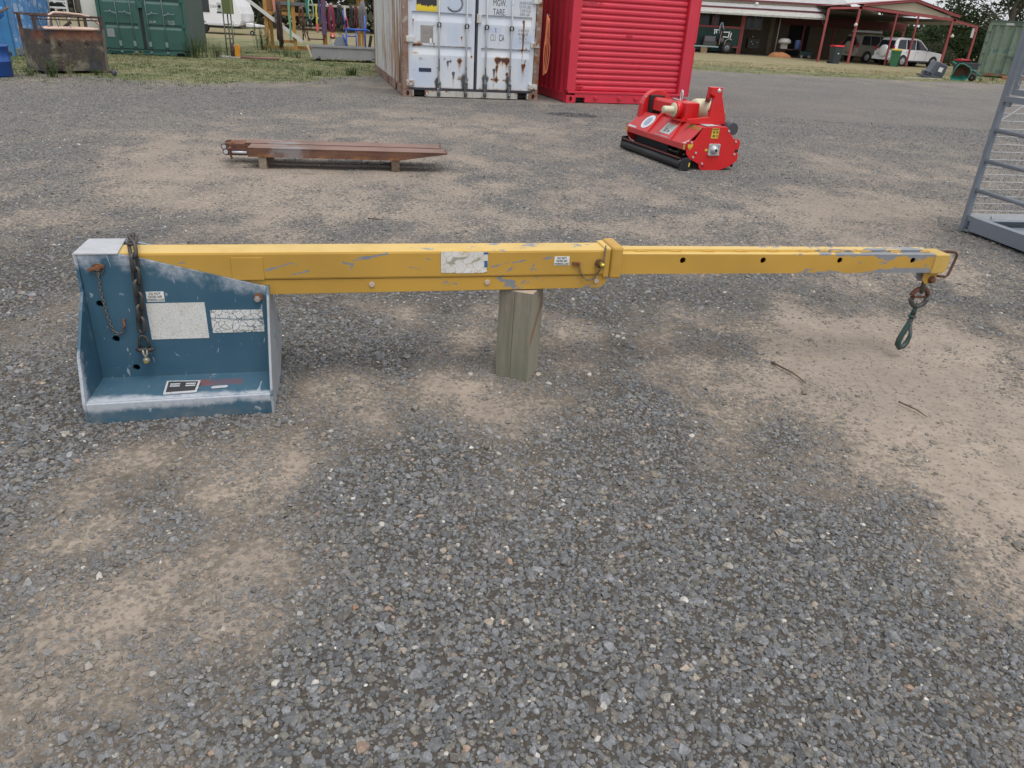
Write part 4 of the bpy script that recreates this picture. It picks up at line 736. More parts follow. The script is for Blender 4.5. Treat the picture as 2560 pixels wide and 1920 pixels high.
# ------------------------------------------------------------------ rusty fork extensions on timber bearers
def tyne_mat():
    t = NT('rusted_tyne_steel'); o = t.obj(); S = t.sep(o); n = t.noise(3, 7, .7, v=t.mapv(o, (.8,1.5,3))); n2 = t.noise(50, 4)
    col = t.mix(t.step(n, .35, .65), (.075,.036,.025), (.15,.070,.043)); col = t.mix(t.step(n2, .5, .7, 0, .5), col, (.19,.09,.05))
    low = t.m('MULTIPLY', t.step(S['Z'], .045, .0), t.step(t.noise(9, 5), .42, .62)); col = t.mix(low, col, (.27,.115,.042))
    pale = t.m('MULTIPLY', t.step(S['Z'], .078, .0795), t.step(n, .3, .75, .45, .8)); col = t.mix(pale, col, (.26,.175,.145))
    bare = t.m('MULTIPLY', t.m('MULTIPLY', t.step(S['X'], .12, .25), t.step(S['X'], .62, .4)), t.step(t.noise(4, 4), .45, .62, 0, .7)); col = t.mix(bare, col, (.24,.24,.25))
    t.bump(n2, .2, .002); return t.done(col, .8)
TY = tyne_mat(); PINW = flat('worn_bright_pin', (.50,.52,.56), .4, .4)
def tyne(x, y, label, L, taper, rod):
    a = rad(10); o = thing('fork_extension', (x, y, .105), a, label, 'fork extension', 'rusty fork extensions on timber bearers')
    H, Wd = .080, .225
    m = MB(); pts = [(0,0),(taper,0),(L,H-.014),(L,H-.004),(L-.03,H),(0,H)]
    m.prism([(0,H-.012),(L-.03,H-.012),(L-.03,H),(0,H)], 0, Wd, XZ)                         # top plate
    m.build('top_plate', TY, o, .002)
    for y0 in (0, Wd-.012): MB().prism([(0,0),(taper,0),(L-.02,H-.0145),(L-.02,H-.0125),(0,H-.0125)], y0+.001, y0+.011, XZ).build('side_plate', TY, o)
    m = MB(); m.prism([(L-.10,H-.03),(L,H-.014),(L,H-.004),(L-.03,H)], .0, Wd, XZ); m.build('tip', TY, o)
    for y0 in (-.001, Wd-.012):
        m = MB(); arc = [(-.185+.028*math.cos(q), .038+.028*math.sin(q)) for q in np.linspace(math.pi*.5, math.pi*1.5, 8)]
        m.prism(arc+[(-.001,.010),(-.001,.066)], y0, y0+.012, XZ); m.build('end_lug', RUST, o, .001)
    MB().cyl((-.182,-.012,.040),(-.182,Wd+.012,.040),.014,12).build('cross_pin', RUSTB, o)
    MB().cyl((-.182,-.018,.040),(-.182,-.012,.040),.019,14).build('pin_head', PINW, o)
    if rod: MB().cyl((-.13,-.014,.038),(-.005,-.014,.038),.011,10).build('retaining_rod', PINW, o); MB().bar((-.155,-.012,.06),(-.135,-.016,-.02),.012,.014).build('spring_clip', RUST, o)
    else: MB().cyl((-.11,.05,H),(-.11,.05,H-.04),.02,10).build('plug', RUSTB, o); MB().box(-.15,-.002,.012,Wd-.012,.055,.066).build('end_plate', RUSTB, o)
tyne(-2.46, 6.735, 'rusty tapered fork extension nearer to the yellow jib', 1.77, 1.33, True); tyne(-2.57, 6.985, 'rusty tapered fork extension behind the other one', 1.80, 1.36, False)
BW = wood('weathered_bearer', (.17,.135,.10), (.30,.25,.19), (30, 3, 30)); BW2 = wood('dark_bearer', (.075,.05,.035), (.17,.12,.085), (30, 3, 30))
def bearer(x, y, L, w_, lab, mat): o = thing('timber_bearer', (x, y, 0), rad(10), lab, 'timber bearer', 'timber bearers under the fork extensions'); MB().box(-w_/2,w_/2,0,L,-.01,.105).build('bearer', mat, o, .004)
bearer(-2.345, 6.765, .52, .066, 'pale timber bearer under the pinned ends of the rusty fork extensions', BW); bearer(-1.185, 6.965, .52, .075, 'dark timber bearer under the tapered ends of the rusty fork extensions', BW2)
# ------------------------------------------------------------------ red flail mower
mw = thing('flail_mower', (1.65, 7.94, 0), rad(19.3), 'red flail mower with cream gearbox guard standing in front of the red container', 'flail mower')
MR = paint('mower_red', (.60,.016,.018), .30, .06, chip=(.50,.03,.03), chip_at=.74, spec=.6); MRD = paint('mower_dusty_red', (.52,.045,.05), .45, .12, grime=.12, spec=.4); MDK = flat('mower_black', (.014,.013,.014), .6); CRM = flat('cream_plastic', (.58,.55,.38), .45); BLT = flat('bright_bolt', (.62,.62,.62), .35, .5)
side = [(.012,.165),(-.006,.287),(.088,.303),(.176,.43),(.447,.439),(.542,.324),(.612,.315),(.635,.288),(.630,.222),(.613,.19),(.636,.153),(.631,.102),(.546,.04),(.433,.004),(.30,-.003),(.21,.003),(.180,.033),(.176,.065),(.064,.115)]
MB().prism(side[::-1], .0, .012, XZ).build('side_plate', MR, mw, .002); MB().prism(side[::-1], 1.388, 1.40, XZ).build('side_plate', MR, mw, .002)
hood = [(-.004,.218),(-.004,.262),(.168,.430),(.447,.437),(.54,.322),(.625,.30)]
m = MB(); n = len(hood); m.add([(x,y,z) for y in (.0125,1.3875) for x,z in hood]+[(x+.006,y,z-.008) for y in (.0125,1.3875) for x,z in hood], [(i,n+i,n+i+1,i+1) for i in range(n-1)]+[(2*n+i,2*n+i+1,3*n+i+1,3*n+i) for i in range(n-1)]+[(0,2*n,3*n,n),(n-1,2*n-1,4*n-1,3*n-1)]); m.build('hood', MRD, mw)
m = MB(); m.box(-.012,-.005,.001,1.399,.205,.262); m.build('front_lip', MRD, mw, .002)
m = MB(); m.cyl((.33,.03,.19),(.33,1.37,.19),.11,14); m.build('flail_rotor', MDK, mw)
for k in range(10): y = .10+.13*k; a = k*1.3; MB().bar((.33+.10*math.cos(a),y,.19+.10*math.sin(a)),(.33+.175*math.cos(a),y,.19+.175*math.sin(a)),.05,.012,up=(0,1,0)).build('flail', RUST, mw)
m = MB(); m.prism([(.05,.04),(.07,.04),(.10,.24),(.08,.24)], .03, 1.36, XZ); 
MB().prism([(.60,.03),(.61,.03),(.61,.30),(.60,.30)], .03, 1.37, XZ).build('rear_flap', MDK, mw)
for y0, y1 in ((.55,1.37),(.30,.33)): MB().box(.10,.11,y0,y1,.05+.06*(y0<.4),.27).build('front_flap', MDK, mw)
ROLL = flat('roller_black', (.020,.020,.023), .45)
MB().cyl((.0,.02,.055),(.0,1.40,.055),.052,20).build('roller', ROLL, mw)
m = MB(); m.bar((-.03,.05,.118),(-.03,1.40,.118),.03,.012); m.build('scraper_bar', paint('dull_maroon', (.10,.025,.025), .6, .2, rust=True, rust_at=.6), mw)
m = MB(); m.prism([(-.05,.01),(.05,.005),(.065,.10),(.03,.135),(-.03,.12)], -.03, .018, XZ); m.build('roller_bracket', MDK, mw, .004); MB().prism([(-.05,.01),(.05,.005),(.065,.10),(.03,.15),(-.04,.14)], 1.402, 1.43, XZ).build('roller_bracket', MDK, mw, .004); MB().box(.035,.05,-.033,-.0305,.045,.085).build('sticker', flat('amber_label', (.62,.47,.05), .5), mw)
def rib(yb, yt):
    m = MB(); q = [(.0,yb,.262),(.175,yt,.434),(.205,yt,.437),(.205,yt,.485),(.165,yt,.475),(-.002,yb,.285)]
    m.add([(x,y-.012,z) for x,y,z in q]+[(x,y+.012,z) for x,y,z in q], [(0,1,2,3,4,5)[::-1],(6,7,8,9,10,11)]+[(i,(i+1)%6,6+(i+1)%6,6+i) for i in range(6)]); m.build('hood_rib', MR, mw)
rib(.86,.90); rib(.33,.42)
# drive: belt cover, shaft tube, gearbox, guards
arc = [(.31+.185*math.cos(q), .49+.185*math.sin(q)) for q in np.linspace(-.15, math.pi*.93, 18)]
MB().prism([(.10,.30),(.50,.33)]+arc+[(.125,.52)], 1.30, 1.40, XZ).build('belt_cover', MR, mw, .006)
for x, z in ((.15,.60),(.47,.57),(.16,.41),(.45,.43)): MB().cyl((x,1.30,z),(x,1.292,z),.009,8).build('bolt', BLT, mw)
MB().box(.30,.325,1.293,1.2995,.585,.615).build('sticker', flat('amber_label', (.62,.47,.05), .5), mw)
MB().prism([(.20,.47),(.33,.47),(.33,.58),(.29,.605),(.22,.605),(.20,.58)], .66, 1.297, XZ).build('drive_tube', MR, mw, .004)
MB().box(.19,.34,1.20,1.299,.44,.62).build('tube_flange', MDK, mw)
MB().box(.17,.33,.40,.66,.455,.625).build('gearbox', MR, mw, .012); MB().box(.12,.40,.36,.70,.437,.456).build('gearbox_base', MR, mw)
m = MB(); m.lathe([(0,0),(.088,0),(.092,.02),(.085,.04),(.085,.06)], (.110,.55,.540), (1,0,0), 22); m.build('bearing_flange', MR, mw)
m = MB(); m.lathe([(0,-.004),(.070,-.004),(.074,.004),(.07,.012)], (.103,.55,.540), (1,0,0), 22); m.lathe([(0,-.125),(.034,-.125),(.038,-.12),(.038,-.004)], (.103,.55,.540), (1,0,0), 18); m.build('shaft_guard', CRM, mw)
m = MB(); m.lathe([(.06,0),(.098,.002),(.105,.03),(.105,.12),(.098,.17),(.075,.205),(.03,.215),(0,.216)], (.331,.53,.555), (1,0,0), 26); m.build('shaft_guard', CRM, mw)
m = MB(); m.box(.455,.475,.424,.4275,.535,.560); m.build('print_mark', INK, mw)
m = MB(); m.tube([(.22,.62+.022*math.cos(q),.675+.055*math.sin(q)) for q in np.linspace(0,6.28,17)[:-1]], .008, 7, closed=True); m.build('lifting_shackle', flat('pale_zinc', (.55,.55,.56), .4, .4), mw); MB().tube([(.20,.70,.60),(.17,.70,.64),(.19,.60,.632)], .008, 6).build('hose', flat('grey_hose', (.4,.4,.42), .6), mw)
# headstock
MB().prism([(.10,.440),(.545,.437),(.535,.508),(.455,.72),(.447,.80),(.322,.80),(.322,.733),(.372,.712),(.345,.508),(.105,.485)], .20, .255, XZ).build('headstock', MR, mw, .004)
m = MB(); m.lathe([(0,-.002),(.022,-.002),(.022,.004)], (.41,.199,.768), (0,1,0), 14); m.build('link_pin_hole', BLT, mw); MB().bar((.30,.23,.735),(.18,.23,.735),.03,.02).build('top_link_pin', MDK, mw) if 0 else None
MB().bar((.36,.30,.735),(.60,.72,.52),.05,.03).build('brace', paint('dark_red_brace', (.28,.012,.016), .4, .1), mw); MB().box(.33,.42,.255,.30,.69,.80).build('link_bracket', MR, mw, .003)
MB().cyl((.585,.10,.405),(.585,.26,.405),.062,18).build('rear_wheel', flat('grey_rubber', (.055,.06,.075), .6), mw)
# plates, bolts and stickers on the near side
m = MB(); m.prism([(.258,.163),(.268,.153),(.385,.152),(.392,.163),(.392,.262),(.383,.272),(.268,.273),(.258,.262)], -.012, -.0005, XZ); m.build('bearing_plate', flat('cast_silver', (.52,.54,.56), .35, .5), mw, .003)
m = MB(); m.lathe([(.0,-.05),(.022,-.05),(.030,-.04),(.046,-.012)], (.325,-.0,.212), (0,1,0), 18); m.build('bearing_cap', flat('cast_silver', (.52,.54,.56), .35, .5), mw); MB().cyl((.325,-.0505,.212),(.325,-.053,.212),.014,12).build('grease_cap', MDK, mw)
for x, z in ((.27,.26),(.38,.26),(.27,.165),(.38,.165)): MB().cyl((x,-.022,z),(x,-.012,z),.010,6,smooth=False).build('bolt', BLT, mw)
for x, z in ((.118,.180),(.093,.137),(.211,.072),(.583,.168),(.05,.285),(.575,.295),(.47,.40)): MB().cyl((x,-.009,z),(x,-.0002,z),.0115,8).build('bolt', BLT, mw)
MB().cyl((.225,-.006,.045),(.225,-.0003,.045),.008,8).build('drain_hole', MDK, mw); MB().box(.585,.62,-.006,-.0003,.19,.215).build('slot', MDK, mw)
AMB = flat('amber_label', (.62,.47,.05), .5)
s_ = MB().prism([(.268,.326),(.352,.324),(.356,.422),(.273,.425)], -.003, -.0003, XZ).build('sticker', AMB, mw)
for x0, x1, z0, z1 in ((.275,.352,.408,.420),(.283,.308,.375,.398),(.322,.345,.375,.398),(.285,.315,.338,.360),(.330,.343,.336,.362)): MB().box(x0,x1,-.0042,-.0032,z0,z1).build('pictogram', flat('label_print', (.16,.12,.03), .6), s_)
s_ = MB().prism([(.038,.208),(.072,.246),(.070,.270),(.012,.262),(.014,.240)], -.003, -.0003, XZ).build('sticker', AMB, mw); MB().prism([(.036,.222),(.046,.232),(.030,.234)], -.0042, -.0032, XZ).build('pictogram', INK, s_)
MB().box(.222,.252,-.003,-.0003,.198,.220).build('sticker', AMB, mw)
def on_slope(s, y, h=0): return (.172*s-.0015-.7*h, y, .262+.168*s+.0015+.7*h)
def decal(name, y0, y1, s0, s1, mat, parent, h=.0015, pts=None):
    m = MB(); q = pts or [(y0,s0),(y0,s1),(y1,s1),(y1,s0)]; k = len(q)
    m.add([on_slope(s,y,h) for y,s in q]+[on_slope(s,y,h+.0012) for y,s in q], [tuple(range(k)),tuple(range(k,2*k))]+[(i,(i+1)%k,k+(i+1)%k,k+i) for i in range(k)]); return m.build(name, mat, parent)
PALE = flat('pale_label', (.66,.60,.52), .5)
d_ = decal('sticker', 1.05,1.05,0,0, flat('round_label', (.62,.66,.70), .5), mw, pts=[(1.055+.105*math.cos(q), .53+.40*math.sin(q)) for q in np.linspace(0,6.28,21)[:-1]]); decal('print_ring', 0,0,0,0, flat('label_grey_blue', (.30,.36,.45), .6), d_, .003, pts=[(1.055+.06*math.cos(q), .53+.25*math.sin(q)) for q in np.linspace(0,6.28,17)[:-1]])
d_ = decal('sticker', .445,.665,.19,.76, PALE, mw)
for s0 in (.66,.60,.54,.48): decal('print_line', .475,.635,s0,s0+.02, flat('label_print_grey', (.22,.17,.15), .6), d_, .003)
decal('print_line', .475,.60,.70,.745, flat('label_orange', (.55,.2,.1), .6), d_, .003)
slope_rot = Matrix((Vector((0,-1,0)), Vector((.172,0,.168)).normalized(), Vector((-.168,0,.172)).normalized())).transposed().to_euler()
tx = text('50 m', .075, INK, d_, on_slope(.27,.615,.004), slope_rot, sx=.8)
text('DelMorino', .072, flat('green_lettering', (.20,.30,.05), .5), mw, on_slope(.80,.285,.002), slope_rot, sx=.82)
decal('print_strip', .42,.72,.02,.06, flat('strip_grey', (.25,.27,.28), .5), mw)
for q in ([(1.385,.0),(1.385,.12),(1.19,.10),(1.17,.02)], [(.015,.02),(.015,.28),(.06,.10),(.10,.01)]): decal('sticker', 0,0,0,0, PALE, mw, pts=q)
m = MB(); m.prism([(.225,.03),(.245,.285),(.375,.335),(.40,.09)], .4385, .4400, XY); m.build('sticker', PALE, mw)
MB().box(-.0145,-.0122,.01,.04,.212,.255).build('sticker', AMB, mw); MB().box(-.0145,-.0122,1.36,1.385,.212,.255).build('sticker', AMB, mw)
# ------------------------------------------------------------------ grey work platform cage at the right
cg = thing('work_platform_cage', (3.49, 5.89, 0), rad(10), 'grey steel work platform cage with tube rails and wire mesh at the yard edge', 'work platform')
GY_ = paint('grey_enamel', (.175,.20,.235), .42, .08, chip=(.10,.09,.08), chip_at=.72, chip_scale=10, spec=.5); GYL = paint('galvanised_wire', (.55,.56,.57), .4, .1, metal=.3); GYF = paint('grey_floor', (.22,.245,.28), .4, .1)
S_ = 1.15
m = MB()
for y0, y1 in ((-S_,-.075),): m.box(-.004,.004,y0,y1,.022,.128)
m.box(.004,.06,-S_,-.07,.120,.128); m.box(.004,.06,-S_,-.07,.022,.030); m.build('base_channel', GY_, cg)
m = MB(); m.plate(rot_rect(-.075,-.0,.012,.132), [rot_rect(-.062,-.014,.026,.094)], -.005, .004, lambda u,v,h: (h,u,v)); m.build('end_frame', GY_, cg)
MB().box(.0,S_,-.006,.006,.022,.100).build('base_channel', GY_, cg); MB().box(.01,S_,-.075,-.006,.095,.100).build('toe_ledge', GYF, cg); MB().box(.01,S_,-S_,-.01,.040,.046).build('floor_plate', GYF, cg)
MB().box(.02,S_,-.012,-.006,.100,.142).build('toe_board', GYL, cg); MB().cyl((.22,-.022,.12),(.22,-.012,.12),.012,8).build('bolt', BLT, cg); MB().box(S_-.004,S_+.004,-S_,0,.022,.128).build('base_channel', GY_, cg)
MB().box(0,S_,-S_-.006,-S_+.006,.022,.128).build('base_channel', GY_, cg)
for x, y in ((0,0),(S_,0),(0,-S_),(S_,-S_)): MB().box(x-.019,x+.019,y-.019,y+.019,.01,2.0).build('corner_post', GY_, cg, .004)
for z in (.325,.545,.765): 
    MB().cyl((0,-.019,z),(0,-S_+.019,z),.0165,12).build('rail', GY_, cg)
    MB().cyl((S_,-.019,z),(S_,-S_+.019,z),.0165,12).build('rail', GY_, cg)
MB().box(-.018,.018,-S_+.019,-.019,.965,1.005).build('mid_rail', GY_, cg, .003)
MB().box(.019,S_-.019,-.016,.016,1.94,1.98).build('top_rail', GY_, cg)
def wires(name, mat, parent, horiz, P0, ax, zs, span, r):
    m = MB(); ax = Vector(ax)
    for q in zs:
        if horiz: m.cyl(Vector(P0)+Vector((0,0,q)), Vector(P0)+ax*span+Vector((0,0,q)), r, 5, cap=False)
        else: m.cyl(Vector(P0)+ax*q+Vector((0,0,span[0])), Vector(P0)+ax*q+Vector((0,0,span[1])), r, 5, cap=False)
    o = m.build(name, mat, parent, fix=False); o['kind'] = 'stuff'; return o
wires('mesh_wires', GYL, cg, True, (.02,0,0), (1,0,0), np.arange(.165, 1.9, .0555), S_-.04, .0024); wires('mesh_wires', GYL, cg, False, (.02,.003,0), (1,0,0), np.arange(.03, S_-.04, .05), (.12,1.94), .0012)
wires('mesh_wires', GYL, cg, True, (S_,-.02,0), (0,-1,0), np.arange(.165, 1.9, .0555), S_-.04, .0018)
gt = MB(); gt.box(-.014,.014,-.088,-.056,1.02,1.92); gt.box(-.014,.014,-S_+.03,-S_+.062,1.02,1.92); gt.box(-.014,.014,-S_+.062,-.088,1.02,1.056); gt.box(-.014,.014,-S_+.062,-.088,1.885,1.92); gt.build('gate', GY_, cg, .003)
wires('gate_mesh', GYL, cg, True, (0,-.08,0), (0,-1,0), np.arange(1.085, 1.88, .062), S_-.13, .0035); wires('gate_mesh', GYL, cg, False, (.005,-.08,0), (0,-1,0), np.arange(.045, S_-.15, .055), (1.05,1.89), .0030)
for y in (-.06,-.30): MB().prism([(y-.012,.935),(y+.012,.935),(y+.018,.965),(y-.018,.965)], -.012, .012, YZ).build('gate_stop', GY_, cg)
MB().bar((.02,0,.83),(.20,0,.955),.006,.006).build('stay_wire', GYL, cg)
# ------------------------------------------------------------------ left side of the yard
def tank_mat():
    t = NT('burnt_tank_steel'); o = t.obj(); S = t.sep(o); n = t.noise(2.6, 7, .72, v=t.mapv(o, (1,1,1.6))); n2 = t.noise(22, 5, .65); b = t.noise(1.3, 3, v=t.mapv(o, (1.6,1,.8), (3,0,0)))
    col = t.mix(t.step(n2, .3, .7), (.042,.034,.030), (.100,.078,.060)); col = t.mix(t.step(n, .48, .60, 0, .85), col, (.22,.20,.145))
    up = t.m('MULTIPLY', t.step(S['Z'], .50, .66), t.step(n2, .25, .55)); col = t.mix(up, col, (.16,.055,.03)); col = t.mix(t.step(b, .44, .56, 0, .9), col, (.035,.038,.045)); col = t.mix(t.step(S['Z'], .2, .0, 0, .6), col, (.04,.045,.055))
    return t.done(col, .85)
TK = tank_mat(); RAILM = rusty('tank_rail_rust', (.04,.03,.03), (.10,.06,.05)); PINK = paint('pale_pink_tube', (.62,.44,.36), .5, .12, rust=True, rust_at=.68)
tk = thing('steel_tank', (-8.73, 14.19, 0), rad(52), 'rusty open steel tank with a pale tube hoop and rail on top', 'steel tank')
m = MB(); m.box(.0,1.15,0,.02,.05,.73); m.build('front_plate', TK, tk); MB().box(0,.02,.02,.70,.05,.73).build('end_plate', TK, tk); MB().box(1.13,1.15,.02,.70,.05,.73).build('end_plate', TK, tk); MB().box(.02,1.13,.68,.70,.05,.70).build('rear_plate', TK, tk); MB().box(.02,1.13,.02,.68,.05,.07).build('floor_plate', TK, tk)
MB().bar((1.125,-.012,.03),(1.165,-.012,.76),.05,.02,up=(0,1,0)).build('corner_channel', paint('grey_brown_channel', (.13,.115,.10), .7, .2, rust=True, rust_at=.6), tk)
for x in (.02,.17,.38,.62,1.13): MB().box(x,x+.11,.0,.04,-.01,.05).build('foot', RAILM, tk) if x in (.02,.38,1.13) else None
for x in (.02, 1.16): 
    for y in (.01,.66): MB().box(x-.024,x+.024,y-.02,y+.02,.70,.985).build('rail_post', RAILM, tk)
for x in (.12,.42,.62): MB().bar((x,.0,.73),(x-.05,.02,.95),.022,.012).build('rail_post', RAILM, tk)
for y, z in ((0,.955),(.67,.965),(0,.90)): MB().cyl((-.04,y,z),(1.19,y,z),.016 if z != .90 else .011,8).build('rail', RAILM, tk)
for x in (0,1.17): MB().cyl((x,0,.955),(x,.67,.965),.010,8).build('rail', RAILM, tk)
MB().tube([(.10,.05,.765),(.16,-.01,.757),(.45,-.015,.755),(.95,-.015,.752),(1.10,.03,.757),(1.06,.16,.765),(.7,.2,.765),(.25,.17,.765)], .021, 8, closed=True).build('tube_ring', PINK, tk)
MB().tube([(.26,.05,.765),(.29,.08,.86),(.33,.12,.97),(.42,.14,1.01),(.55,.15,1.01),(.9,.18,.99),(1.05,.2,.96),(1.16,.2,.88),(1.24,.18,.80),(1.20,.1,.765)], .020, 8).build('tube_hoop', PINK, tk)
for x, z in ((.17,.575),(.36,.53),(.84,.535),(.30,.10)): m = MB(); m.cyl((x,0,z),(x,-.035,z),.035,10); m.cyl((x,-.035,z),(x,-.05,z),.018,6); m.build('boss', RAILM, tk)
MB().bar((.55,.3,.72),(.75,.3,.86),.03,.05).build('cross_bar', RAILM, tk)
# blue drum and its bucket lid in the corner
DRB = paint('blue_drum_plastic', (.016,.075,.29), .35, .1, spec=.5)
dr = thing('plastic_drum', (-9.04, 13.35, 0), 0, 'blue plastic drum at the left edge of the grass', 'drum')
m = MB(); m.lathe([(0,0),(.24,.01),(.255,.04),(.262,.30),(.275,.315),(.275,.335),(.262,.35),(.255,.60),(.27,.615),(.27,.64),(.25,.66),(.0,.67)], n=26); m.v = [(x,y,z*.76) for x,y,z in m.v]; m.build('barrel', DRB, dr); MB().cyl((-.08,-.1,.505),(-.08,-.1,.54),.05,12).build('bung', DRB, dr)
bk = thing('machine_part', (-9.0, 13.4, .515), 0, 'bright blue scrap machine part with a brown lever lying on top of the blue drum', 'machine part')
m = MB(); m.lathe([(0,.36),(.16,.36),(.23,.42),(.25,.50),(.22,.56),(0,.6)], (.02,0,0), (0,0,1), 14); m.build('shell', paint('bright_blue_paint', (.03,.22,.60), .4, .15), bk); m = MB(); m.bar((.02,-.02,.36),(.42,-.05,.56),.035,.03); m.lathe([(0,.2),(.12,.22),(.14,.32),(.1,.37),(0,.37)], (.05,-.05,0), (0,0,1), 12); m.bar((.02,0,-.01),(.02,0,.3),.06,.06); m.build('lever', rusty('brown_scrap', (.12,.08,.06), (.30,.22,.17)), bk)
po = thing('cast_weight', (-7.70, 14.66, 0), 0, 'small round dark cast weight on the grass beside the rusty tank', 'weight'); m = MB(); m.lathe([(0,0),(.035,.0),(.048,.03),(.048,.07),(.03,.10),(.012,.105),(0,.105)], n=14); m.build('weight', paint('dark_cast', (.05,.052,.075), .5, .2), po)
# weeds: uneven tufts of narrow leaves
def leaf_mat(name, a, b):
    if name in _mc: return _mc[name]
    t = NT(name); n = t.noise(3.5, 3); n2 = t.noise(13, 2); col = t.mix(t.step(t.m('ADD', t.m('MULTIPLY', n, .6), t.m('MULTIPLY', n2, .4)), .3, .7), a, b); t.done(col, .7, spec=.2)
    tr = t.n('ShaderNodeBsdfTranslucent'); t.l(col, tr.inputs[0]); ms = t.n('ShaderNodeMixShader'); ms.inputs[0].default_value = .3; t.l(t.bsdf.outputs[0], ms.inputs[1]); t.l(tr.outputs[0], ms.inputs[2]); t.l(ms.outputs[0], t.out.inputs[0]); _mc[name] = t.mat; return t.mat
WDG = leaf_mat('weed_green', (.05,.085,.03), (.125,.175,.065)); WDY = leaf_mat('weed_straw', (.16,.17,.06), (.30,.29,.13)); WDD = leaf_mat('weed_grey_green', (.075,.105,.055), (.17,.20,.10))
def weed(x, y, h, n, sp, label, mat=WDG, leafy=.5, seed=0, up=.35):
    rg = np.random.default_rng(100+seed); o = thing('weed', (x, y, 0), 0, label, 'weed', 'weeds growing along the grass edge'); m = MB(); ms = MB()
    for k in range(n):
        a = rg.uniform(0, 6.28); l = h*rg.uniform(.45, 1.0); r = sp*abs(rg.normal(0, .5)); bx, by = r*math.cos(a)*.5, r*math.sin(a)*.5; lean = rg.uniform(.05, up)*l
        tip = Vector((bx+lean*math.cos(a), by+lean*math.sin(a), l)); base = Vector((bx, by, -.01)); mid = base.lerp(tip, .5)+Vector((0,0,.06*l))
        wdt = .006+.004*rg.random(); s = Vector((-math.sin(a+1), math.cos(a+1), 0))*wdt
        ms.add([base-s, base+s, mid+s*.8, mid-s*.8, tip], [(0,1,2,3),(3,2,4)])
        for j in range(int(leafy*10)):
            f = rg.uniform(.25, 1); p = base.lerp(mid, f*2) if f < .5 else mid.lerp(tip, f*2-1); b = rg.uniform(0, 6.28); L = rg.uniform(.03, .075)*(1.2-f*.5)*(.6+h)
            d = Vector((math.cos(b), math.sin(b), rg.uniform(-.2, .7)))*L; q = Vector((-math.sin(b), math.cos(b), 0))*L*.22
            m.add([p, p+d*.5+q, p+d, p+d*.5-q], [(0,1,2,3)])
    ms.build('stems', mat, o, fix=False); 
    if m.v: m.build('leaves', mat, o, fix=False)
    return o
for i, a in enumerate([(-8.33,13.80,.40,20,.30,'tall weed in front of the left part of the rusty tank',WDG),(-8.13,13.98,.33,9,.22,'flowering weed with pale stalks in front of the middle of the rusty tank',WDY),(-7.98,14.6,.14,16,.3,'low weed at the right corner of the rusty tank',WDG),(-8.74,13.75,.25,14,.35,'weed between the blue drum and the rusty tank',WDD),(-8.72,20.75,.62,46,.55,'bushy weed against the right corner of the dark green container',WDG),(-8.35,21.35,.42,30,.6,'grey green weed between the green container and the small concrete slab',WDD),(-9.6,23.6,.55,26,.7,'tall weed beside the long side of the dark green container',WDD),(-8.75,26.4,.85,40,.55,'tall bushy weed at the foot of the left yellow timber post',WDG),(-8.1,25.2,.45,26,.8,'weed under the hanging chains of the timber rack',WDD),(-7.2,23.6,.38,30,.7,'weed in front of the timber rack beside the grey steel tray',WDG),(-6.75,23.2,.3,18,.4,'weed touching the left end of the grey steel tray',WDD),(-9.9,20.2,.16,16,.5,'low weed under the doors of the dark green container',WDY),(-4.05,18.0,.22,34,.5,'green weed at the back corner of the white container',WDG),(-4.6,17.4,.15,26,.5,'low green weed on the grass left of the white container',WDG),(-11.3,17.2,.3,20,.6,'weed at the corner of the faded blue container',WDY)]):
    weed(*a[:6], mat=a[6], leafy=.7, seed=i)
# olive electrical stand with a meter
OLV = paint('olive_box_paint', (.10,.125,.045), .5, .12); TUB = paint('grey_green_tube', (.115,.12,.095), .5, .15, grime=.2); CON = paint('concrete', (.30,.29,.27), .9, .15, bump=.3)
sd_ = thing('service_stand', (-8.28, 21.9, 0), rad(12), 'olive green box on thin steel posts standing on a small slab', 'service stand')
for x, y in ((0,0),(.10,.06),(.19,.0)): MB().cyl((x,y,.03),(x,y,1.08),.018,8).build('post', TUB, sd_)
MB().box(-.01,.26,-.05,.14,1.06,1.75).build('cabinet', OLV, sd_, .006); MB().box(.20,.265,-.07,-.048,1.06,1.75).build('cabinet_door', paint('olive_light', (.17,.19,.07), .5, .1), sd_)
m = MB(); m.box(-.13,.0,-.06,.05,1.10,1.32); mt_ = m.build('meter_box', flat('pale_meter_box', (.48,.50,.47), .5), sd_, .006); MB().cyl((-.065,-.061,1.23),(-.065,-.075,1.23),.035,14).build('meter_dial', MDK, mt_); MB().box(-.15,-.03,-.04,.02,1.06,1.10).build('bracket', TUB, sd_)
for z in (.45,.8): MB().bar((0,-.01,z),(.19,-.01,z+.02),.016,.03).build('strap', TUB, sd_)
MB().tube([(.19,.02,.9),(.24,.02,.85),(.25,.02,.6),(.22,.0,.5)], .006, 5).build('cable', flat('green_cable', (.05,.16,.13), .6), sd_)
sl_ = thing('concrete_slab', (-8.13, 21.75, 0), rad(12), 'small concrete slab under the olive green service stand', 'slab'); MB().box(-.36,.30,-.28,.3,-.02,.03).build('slab', CON, sl_, .01)
cy_ = thing('rusty_cylinder', (-8.06, 21.72, .03), 0, 'rusty brown steel cylinder leaning on the legs of the olive service stand', 'cylinder'); MB().cyl((0,0,0),(.0,.02,.34),.055,12).build('cylinder', RAILM, cy_); MB().tube([(.05,0,.3),(.09,-.02,.2),(.05,-.02,.02)], .008, 5).build('hose', flat('pale_hose', (.45,.40,.30), .7), cy_)
